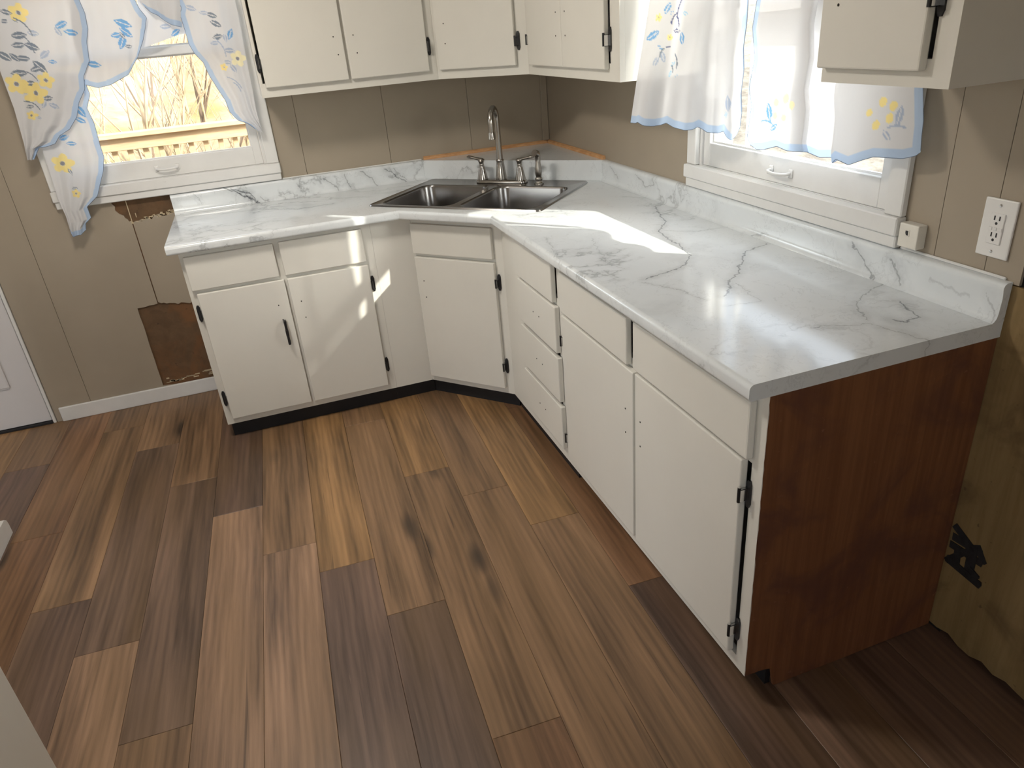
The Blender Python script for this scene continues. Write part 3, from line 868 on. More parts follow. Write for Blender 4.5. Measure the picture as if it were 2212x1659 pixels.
b = B(); prism(b, [(-1.072, -0.588), (-0.90, -0.588), (-0.585, -0.94), (-0.02, -0.94), (-0.02, -0.02), (-1.072, -0.02)], (FZ0, FZ0 + 0.016)); obj('bottom_board', b, 'white', cab, world=True)
b = B(); box(b, -1.0895, -0.90, -F + 0.030, -F + 0.045, 0.0005, FZ0 - 0.0005); obj('toe_kick', b, 'toe', cab, world=True)
b = B(); box(b, -0.012, DW + 0.005, 0.030, 0.045, 0.0005, FZ0 - 0.0005); obj('toe_kick', b, 'toe', cab)

# ---- drawer stack on the right run
cab = empty('drawer_cabinet', (-F, -0.943, 0), R(-90))
tag(cab, 'white cabinet with a stack of four drawers beside the corner sink cabinet', 'cabinet', 'white base cabinets under the marble counter')
RX = lambda y: -y - 0.943
W3 = RX(-1.585)
face_frame(cab, W3, FZ0, FZ1, [(RX(-1.185), RX(-1.535), 0.725, 0.838), (RX(-1.19), RX(-1.535), 0.145, 0.69)])
carcass(cab, W3, 0.600, FZ0, 0.8755, left=False)
b = B(); box(b, -0.008, W3, 0.030, 0.045, 0.0005, FZ0 - 0.0005); obj('toe_kick', b, 'toe', cab)
for i, (y0, y1, z0, z1) in enumerate(((-1.160, -1.528, 0.710, 0.852), (-1.168, -1.548, 0.524, 0.700), (-1.168, -1.555, 0.328, 0.508), (-1.168, -1.562, 0.134, 0.311))):
    d = door(cab, RX(y0), RX(y1), z0, z1, name='drawer_front')
    if i:
        zc = (z0 + z1) / 2
        for q in (-0.030, 0.030): screw_hole(d, RX((y0 + y1) / 2) + q, zc)

# ---- long door cabinet on the right run, brown end
cab = empty('base_cabinet', (-F, -1.585, 0), R(-90))
tag(cab, 'white two-door base cabinet with a reddish brown wooden end at the near counter end', 'cabinet', 'white base cabinets under the marble counter')
RY = lambda y: -y - 1.585
W4 = RY(-2.671)
face_frame(cab, W4, FZ0, FZ1, [(RY(-1.63), RY(-2.110), 0.722, 0.832), (RY(-2.140), RY(-2.618), 0.722, 0.84), (RY(-1.625), RY(-2.100), 0.14, 0.690), (RY(-2.150), RY(-2.6335), 0.112, 0.692)])
carcass(cab, W4 - 0.008, 0.600, FZ0, 0.8755, 'white')
b = B(); box(b, 0.0, W4 - 0.012, 0.075, 0.090, 0.0005, FZ0 - 0.0005); obj('toe_kick', b, 'toe', cab)
door(cab, RY(-1.601), RY(-2.082), 0.702, 0.846, name='drawer_front', bev=0.005)
door(cab, RY(-2.119), RY(-2.638), 0.706, 0.850, name='drawer_front', bev=0.005)
door(cab, RY(-1.607), RY(-2.120), 0.124, 0.694, ((-1, 0.597), (-1, 0.206)), ((RY(-2.075), 0.560), (RY(-2.075), 0.480)))
door(cab, RY(-2.132), RY(-2.6225), 0.122, 0.699, ((1, 0.611), (1, 0.203)), ((RY(-2.165), 0.560), (RY(-2.165), 0.480)))
b = B()
rr = random.Random(21)
pe = [(-0.6055, FZ0)] + ragged((-0.6055, FZ0), (-0.6055, 0.8755), 40, 0.0012, rr) + [(-0.6055, 0.8755), (-0.002, 0.8755), (-0.002, 0.008), (-0.30, 0.002), (-0.514, 0.001), (-0.526, 0.068), (-0.560, 0.074)]
prism(b, pe, (-2.6712, -2.6635), 'y')
obj('end_panel', b, 'end_panel', cab, world=True)

# ================================================================== worktop
ct = empty('countertop', (-0.66, -0.66, 0.876))
tag(ct, 'white marble-look laminate worktop with grey veins and upstand along both walls', 'worktop')
ZC, ZB, ND = 0.914, 0.8762, 0.013
front = [Vector((-1.9006, -0.6605)), Vector((-0.966, -0.6605)), Vector((-0.6605, -0.996)), Vector((-0.6605, -2.675))]
dirs = [(b_ - a_).normalized() for a_, b_ in zip(front, front[1:])]
nrm = [Vector((d.y, -d.x)) for d in dirs]                      # outward, to the room
for i, n_ in enumerate(nrm):
    if n_.dot(Vector((-1, -1))) < 0: nrm[i] = -n_
def miter(i):
    if i == 0: return nrm[0]
    if i == 3: return nrm[2]
    m_ = nrm[i - 1] + nrm[i]
    return m_ / m_.dot(nrm[i])
inner = [front[i] - miter(i) * ND for i in range(4)]
sc = Vector((-0.575, -0.574)); ea = Vector((0.70711, -0.70711)); eb = Vector((0.70711, 0.70711))
cut = [sc + ea * x + eb * y for x, y in rrect(-0.402, 0.402, -0.262, 0.262, 0.02, 3)]
outl = [(p.x, p.y) for p in inner] + [(-0.001, -2.675), (-0.001, -0.001), (-1.9006, -0.001)]
b = B()
tops = fill_loops(b, [outl, [(p.x, p.y) for p in cut]], ZC)
bots = fill_loops(b, [outl, [(p.x, p.y) for p in cut]], ZB)
for T_, L_ in zip(tops, bots):
    for i in range(len(T_)): b.faces.new((T_[i], T_[(i + 1) % len(T_)], L_[(i + 1) % len(L_)], L_[i]))
obj('slab', b, 'marble', ct, world=True)
# rolled front edge, one length for each run
prof = [(0.0, ZC)]
rt = 0.0125
for k in range(7):
    a = R(90 - 15 * k); prof.append((rt * math.cos(a) + ND - rt, ZC - rt + rt * math.sin(a)))
for k in range(7):
    a = R(-15 * k); prof.append((0.010 * math.cos(a) + ND - 0.010, ZB + 0.010 + 0.010 * math.sin(a)))
prof.append((0.0, ZB))
for i in range(3):
    b = B()
    r0 = [b.verts.new(((inner[i] + miter(i) * o_).x, (inner[i] + miter(i) * o_).y, z)) for o_, z in prof]
    r1 = [b.verts.new(((inner[i + 1] + miter(i + 1) * o_).x, (inner[i + 1] + miter(i + 1) * o_).y, z)) for o_, z in prof]
    n_ = len(prof)
    for k in range(n_): b.faces.new((r0[k], r0[(k + 1) % n_], r1[(k + 1) % n_], r1[k]))
    b.faces.new(r0); b.faces.new(r1)
    obj('front_edge', b, 'marble', ct, world=True, smooth=35)
# upstands
ZU = 1.005
bp_ = [(0.0005, ZC + 0.0003), (0.034, ZC + 0.0003), (0.028, ZC + 0.004), (0.0235, ZC + 0.011), (0.0215, ZC + 0.022), (0.0205, ZC + 0.055), (0.0215, ZC + 0.066), (0.0235, ZU - 0.016), (0.0235, ZU - 0.010), (0.021, ZU - 0.004), (0.016, ZU - 0.0008), (0.010, ZU), (0.0005, ZU)]
b = B(); prism(b, [(-d, z) for d, z in bp_], (-1.9006, -0.6985), 'x'); obj('upstand', b, 'marble_b', ct, world=True, smooth=35)
b = B(); prism(b, [(-d, z) for d, z in bp_], (-2.675, -0.6865), 'y'); obj('upstand', b, 'marble_r', ct, world=True, smooth=35)
b = B(); prism(b, [(-0.698, -0.022), (-0.022, -0.686), (-0.0006, -0.686), (-0.0006, -0.0006), (-0.698, -0.0006)], (ZC + 0.0003, ZU))
obj('corner_ledge', b, 'marble_r', ct, world=True)
b = B(); box(b, -1.39, -0.70, -0.007, -0.0006, ZU + 0.0002, ZU + 0.006, 0.002); obj('caulk', b, 'trim', ct, world=True)
b = B(); box(b, -0.0065, -0.0006, -2.66, -2.37, ZU + 0.0002, ZU + 0.007, 0.002); obj('caulk', b, 'trim', ct, world=True)
# raw strips on the corner ledge
b = B(); prism(b, [(-0.0006, ZU + 0.0003), (-0.016, ZU + 0.0003), (-0.013, ZU + 0.010), (-0.006, ZU + 0.015), (-0.0006, ZU + 0.016)], (-0.690, -0.017), 'x')
tag(obj('trim_2', b, 'raw_trim'), 'raw pine strip on the ledge along the back wall', 'moulding', kind='structure')
b = B(); prism(b, [(-0.0006, ZU + 0.0003), (-0.016, ZU + 0.0003), (-0.013, ZU + 0.010), (-0.006, ZU + 0.015), (-0.0006, ZU + 0.016)], (-0.682, -0.0006), 'y')
tag(obj('trim_3', b, 'raw_trim'), 'raw pine strip on the ledge along the right wall', 'moulding', kind='structure')

# ================================================================== sink, faucet, sprayer
sk = empty('sink', (-0.575, -0.574, ZC), R(-45))
tag(sk, 'stainless steel double bowl sink set across the corner', 'sink')
bowls = [(-0.383, -0.016), (0.016, 0.383)]
BY0, BY1 = -0.252, 0.158
holes_ = [rrect(a, c, BY0, BY1, 0.055, 6) for a, c in bowls]
b = B()
outer = rrect(-0.419, 0.419, -0.2794, 0.2794, 0.022, 5)
inn = rrect(-0.411, 0.411, -0.2714, 0.2714, 0.018, 5)
v1 = fill_loops(b, [inn] + holes_, 0.0045)
vo_ = [b.verts.new((x, y, 0.0065)) for x, y in rrect(-0.4155, 0.4155, -0.2759, 0.2759, 0.020, 5)]
vb_ = [b.verts.new((x, y, 0.0006)) for x, y in outer]
n_ = len(outer)
for A_, C_ in ((v1[0], vo_), (vo_, vb_)):
    for i in range(n_): b.faces.new((A_[i], A_[(i + 1) % n_], C_[(i + 1) % n_], C_[i]))
obj('rim', b, 'steel', sk, smooth=30)
for (a, c) in bowls:
    b = B()
    rings = []
    for ins, z, r in ((0.0, 0.0045, 0.055), (0.004, 0.001, 0.053), (0.006, -0.006, 0.052), (0.012, -0.120, 0.055), (0.016, -0.150, 0.06), (0.026, -0.168, 0.06), (0.045, -0.178, 0.055), (0.09, -0.181, 0.03)):
        rings.append([b.verts.new((x, y, z)) for x, y in rrect(a + ins, c - ins, BY0 + ins, BY1 - ins, r, 6)])
    for A_, C_ in zip(rings, rings[1:]):
        m_ = len(A_)
        for i in range(m_): b.faces.new((A_[i], A_[(i + 1) % m_], C_[(i + 1) % m_], C_[i]))
    b.faces.new(rings[-1])
    bo = obj('bowl', b, 'steel', sk, smooth=50)
    b = B(); lathe(b, [(0.045, 0.0), (0.045, 0.003), (0.036, 0.0015), (0.03, -0.004), (0.0, -0.004)], ((a + c) / 2, -0.05, -0.1805), 20)
    obj('drain', b, 'chrome', bo, smooth=40)
    b = B(); box(b, c - 0.016, c - 0.008, 0.06, 0.085, -0.030, -0.010, 0.003, 2)
    obj('overflow_clip', b, 'chrome', bo, smooth=40)

fa = empty('faucet', (-0.416, -0.415, ZC + 0.0066), R(-45))
tag(fa, 'brushed nickel two-handle faucet with tall arched spout behind the sink bowls', 'faucet')
b = B()
rg = []
for ins, z in ((0.0, 0.0), (0.0, 0.006), (0.003, 0.011), (0.010, 0.014)):
    rg.append([b.verts.new((x, y, z)) for x, y in rrect(-0.132 + ins, 0.132 - ins, -0.028 + ins, 0.028 - ins, 0.026 - ins, 6)])
for A_, C_ in zip(rg, rg[1:]):
    for i in range(len(A_)): b.faces.new((A_[i], A_[(i + 1) % len(A_)], C_[(i + 1) % len(A_)], C_[i]))
b.faces.new(rg[0]); b.faces.new(rg[-1])
obj('base_plate', b, 'nickel', fa, smooth=40)
b = B(); lathe(b, [(0.027, 0.0), (0.0265, 0.012), (0.0215, 0.045), (0.0175, 0.080), (0.0178, 0.083), (0.0185, 0.086), (0.0178, 0.089), (0.0155, 0.093)], (0, 0, 0.013), 20)
obj('spout_base', b, 'nickel', fa, smooth=40)
sd = Vector((0.226, -0.976, 0)).normalized()
ra = 0.056
zt = 0.280
pth = [Vector((0, 0, 0.10)), Vector((0, 0, 0.16)), Vector((0, 0, 0.22)), Vector((0, 0, zt))]
for k in range(1, 15):
    a = math.pi * k / 14 * 1.02
    pth.append(sd * (ra - ra * math.cos(a)) + Vector((0, 0, zt + ra * math.sin(a))))
e_ = pth[-1]
pth += [e_ - Vector((0, 0, 0.02)), e_ - Vector((0, 0, 0.035))]
b = B(); tube(b, pth, [0.0155, 0.014, 0.0132] + [0.0128] * (len(pth) - 3), 14)
obj('spout', b, 'nickel', fa, smooth=45)
b = B(); lathe(b, [(0.0128, 0.0), (0.0145, -0.006), (0.0150, -0.022), (0.0165, -0.026), (0.0165, -0.031), (0.013, -0.033)], e_ - Vector((0, 0, 0.034)), 18)
obj('spout_tip', b, 'nickel', fa, smooth=40)
for s in (-1, 1):
    b = B()
    lathe(b, [(0.0255, 0.0), (0.0250, 0.006), (0.0205, 0.026), (0.0145, 0.056), (0.0115, 0.066), (0.0125, 0.069), (0.0115, 0.072), (0.0118, 0.078), (0.0165, 0.090), (0.015, 0.094)], (s * 0.100, 0, 0.011), 18)
    hd = obj('handle', b, 'nickel', fa, smooth=40)
    b = B()
    tube(b, [(s * 0.092, 0, 0.099), (s * 0.112, 0, 0.1035), (s * 0.135, 0, 0.110), (s * 0.152, 0, 0.1155), (s * 0.168, 0, 0.1175), (s * 0.176, 0, 0.117)], [0.010, 0.0095, 0.0075, 0.0095, 0.0085, 0.003], 10)
    for v in b.verts: v.co.z = 0.109 + (v.co.z - 0.109) * 0.75
    obj('lever', b, 'nickel', hd, smooth=50)

sp = empty('side_sprayer', (-0.2885, -0.5770, ZC + 0.0048), R(-45))
tag(sp, 'brushed nickel side sprayer standing right of the faucet', 'sprayer')
b = B(); lathe(b, [(0.022, 0.0), (0.0215, 0.006), (0.0165, 0.010), (0.0150, 0.016), (0.0175, 0.022), (0.0175, 0.027), (0.0135, 0.032)], n=18)
obj('holder', b, 'nickel', sp, smooth=40)
b = B(); tube(b, [(0, 0, 0.030), (0, 0, 0.050), (0, 0, 0.075), (0, 0, 0.098), (0, 0.001, 0.115), (-0.001, -0.002, 0.130)], [0.0125, 0.0165, 0.0150, 0.0120, 0.0125, 0.0135], 14)
obj('handle', b, 'nickel', sp, smooth=45)
b = B(); tube(b, [(-0.0005, 0.003, 0.122), (-0.002, -0.006, 0.136), (-0.005, -0.022, 0.142)], [0.0125, 0.0165, 0.0155], 14)
obj('spray_head', b, 'nickel', sp, smooth=45)

# ================================================================== wall cabinets
UZ, UT = 1.390, 2.13
GRP = 'white wall cabinets above the counter'
cab = empty('wall_cabinet', (-1.406, -0.322, 0))
tag(cab, 'white two-door wall cabinet left of the corner, beside the left window', 'cabinet', GRP)
UX = lambda x: x + 1.406
face_frame(cab, 0.7635, UZ, UT, [(UX(-1.394), UX(-1.05), 1.445, 2.08), (UX(-1.015), UX(-0.69), 1.445, 2.08)])
carcass(cab, 0.7635, 0.3215, UZ, UT)
door(cab, UX(-1.384), UX(-1.037), 1.428, 2.095, ((-1, 1.522), (-1, 1.99)), ((UX(-1.075), 1.597), (UX(-1.066), 1.528)))
door(cab, UX(-1.026), UX(-0.681), 1.428, 2.095, ((1, 1.527), (1, 1.99)), ((UX(-0.992), 1.597), (UX(-0.986), 1.528)))

AN2 = math.atan2(-0.627 + 0.322, -0.322 + 0.642)
cab = empty('wall_cabinet', (-0.642, -0.322, 0), AN2)
tag(cab, 'white angled corner wall cabinet with a single door above the sink', 'cabinet', GRP)
face_frame(cab, 0.442, UZ, UT, [(0.035, 0.38, 1.445, 2.08)], 0.004)
door(cab, 0.020, 0.392, 1.428, 2.095, ((1, 1.522), (1, 1.99)), ((0.066, 1.610), (0.065, 1.532)))
for z0, z1 in ((UZ, UZ + 0.016), (UT - 0.016, UT)):
    b = B(); prism(b, [(-0.632, -0.3215), (-0.3215, -0.617), (-0.3215, -0.626), (-0.001, -0.626), (-0.001, -0.001), (-0.6415, -0.001), (-0.6415, -0.3215)], (z0, z1))
    obj('board', b, 'white', cab, world=True)

cab = empty('wall_cabinet', (-0.322, -0.627, 0), R(-90))
tag(cab, 'white two-door wall cabinet right of the corner, beside the right window curtain', 'cabinet', GRP)
face_frame(cab, 0.839, UZ, UT, [(0.075, 0.40, 1.445, 2.08), (0.425, 0.7725, 1.445, 2.08)])
carcass(cab, 0.839, 0.3215, UZ, UT)
door(cab, 0.058, 0.411, 1.428, 2.095, ((-1, 1.524), (-1, 1.99)), ((0.368, 1.612), (0.361, 1.534)))
door(cab, 0.4135, 0.7655, 1.428, 2.095, ((1, 1.518), (1, 1.99)), ((0.452, 1.612), (0.450, 1.534)))

cab = empty('wall_cabinet', (-0.322, -2.392, 0), R(-90))
tag(cab, 'white single-door wall cabinet at the upper right, nearest to the viewer', 'cabinet', GRP)
face_frame(cab, 0.318, 1.427, UT, [(0.015, 0.2735, 1.475, 2.08)])
carcass(cab, 0.318, 0.3215, 1.427, UT)
door(cab, 0.004, 0.266, 1.456, 2.095, ((1, 1.578), (1, 1.99)), ((0.050, 1.571), (0.050, 1.648)))

# ================================================================== outlet, phone jack, tape
ol = empty('outlet', (0, -2.6135, 1.045))
tag(ol, 'white duplex wall outlet at the near end of the right wall', 'outlet')
b = B(); box(b, -0.0065, -0.0003, -2.652, -2.575, 1.046, 1.173, 0.003, 2); pl = obj('cover_plate', b, 'plate', ol, world=True)
b = B(); box(b, -0.0095, -0.006, -2.6305, -2.5965, 1.076, 1.143, 0.0012, 1); rc = obj('receptacle', b, 'plate', ol, world=True)
for zc in (1.127, 1.091):
    for y in (-2.6195, -2.6075):
        b = B(); box(b, -0.0099, -0.0085, y - 0.0016, y + 0.0016, zc + 0.001, zc + 0.0105); obj('slot', b, 'slot', rc, world=True)
    b = B(); lathe(b, [(0.0031, 0), (0.0031, 0.0014)], n=10); b.transform(Matrix.Translation((-0.0085, -2.6135, zc - 0.0055)) @ Matrix.Rotation(R(-90), 4, 'Y')); obj('ground_hole', b, 'slot', rc, world=True)
for y in (-2.6255, -2.6135, -2.6025):
    b = B(); box(b, -0.0112, -0.009, y - 0.0042, y + 0.0042, 1.1055, 1.1135, 0.0008); obj('reset_button', b, 'plate', rc, world=True)
for zc in (1.1595, 1.0595):
    b = B(); lathe(b, [(0.0036, 0), (0.0034, 0.001), (0.0, 0.0014)], n=12); b.transform(Matrix.Translation((-0.0064, -2.6135, zc)) @ Matrix.Rotation(R(-90), 4, 'Y')); obj('screw', b, 'chrome', pl, world=True)

jk = empty('phone_jack', (0, -2.408, 1.019))
tag(jk, 'small white box phone jack on the wall beside the right window', 'jack')
b = B(); box(b, -0.029, -0.0003, -2.437, -2.380, 1.020, 1.079, 0.003, 2); jb_ = obj('housing', b, 'jack', jk, world=True)
b = B(); box(b, -0.0305, -0.0285, -2.413, -2.399, 1.049, 1.066, 0.0006); obj('socket_frame', b, 'jack', jb_, world=True)
b = B(); prism(b, [(-2.410, 1.052), (-2.407, 1.052), (-2.405, 1.052), (-2.402, 1.057), (-2.402, 1.063), (-2.410, 1.063)], (-0.0309, -0.0300), 'x'); obj('socket', b, 'slot', jb_, world=True)

tp = empty('tape_patch', (0.0, -2.72, 0.22))
tag(tp, 'strips of black tape stuck on the bare board beside the cabinet', 'tape')
for i, (y0, z0, y1, z1, w) in enumerate(((-2.676, 0.352, -2.738, 0.318, 0.020), (-2.678, 0.318, -2.762, 0.322, 0.022), (-2.745, 0.338, -2.772, 0.300, 0.018), (-2.676, 0.292, -2.768, 0.296, 0.020),
                                         (-2.738, 0.330, -2.742, 0.238, 0.026), (-2.676, 0.236, -2.736, 0.318, 0.016), (-2.676, 0.245, -2.778, 0.234, 0.022), (-2.700, 0.300, -2.706, 0.240, 0.018), (-2.74, 0.262, -2.768, 0.250, 0.015))):
    b = B()
    a = Vector((y0, z0)); c = Vector((y1, z1)); d = (c - a).normalized(); n_ = Vector((-d.y, d.x)) * w / 2
    prism(b, [tuple(a + n_), tuple(a - n_), tuple(c - n_), tuple(c - n_ * 0.2 + d * 0.003), tuple(c + n_)], (-0.0006 - i * 0.0003, 0.0004), 'x')
    obj('tape_strip', b, 'tape', tp, world=True)

# ================================================================== unseen fill lamp, added above the view to brighten the room
MAT['fill_lamp_glow'], nt_, out_ = new_mat('fill_lamp_emission')
em_ = nt_.nodes.new('ShaderNodeEmission')
em_.inputs[0].default_value = (1.0, 0.925, 0.82, 1)
em_.inputs[1].default_value = 36.0
nt_.links.new(em_.outputs[0], out_.inputs[0])
cl = empty('fill_lamp', (-1.85, -1.5, CEIL))
tag(cl, 'unseen white dome lamp added on the ceiling as fill light', 'lamp')
b = B(); lathe(b, [(0.17, 0.0), (0.175, -0.012), (0.168, -0.02)], (0, 0, -0.0005), 32); obj('base', b, 'trim', cl, smooth=40)
b = B(); lathe(b, [(0.163, -0.021), (0.158, -0.045), (0.140, -0.070), (0.105, -0.090), (0.06, -0.102), (0.0, -0.106)], (0, 0, 0), 32); obj('shade', b, 'fill_lamp_glow', cl, smooth=60)

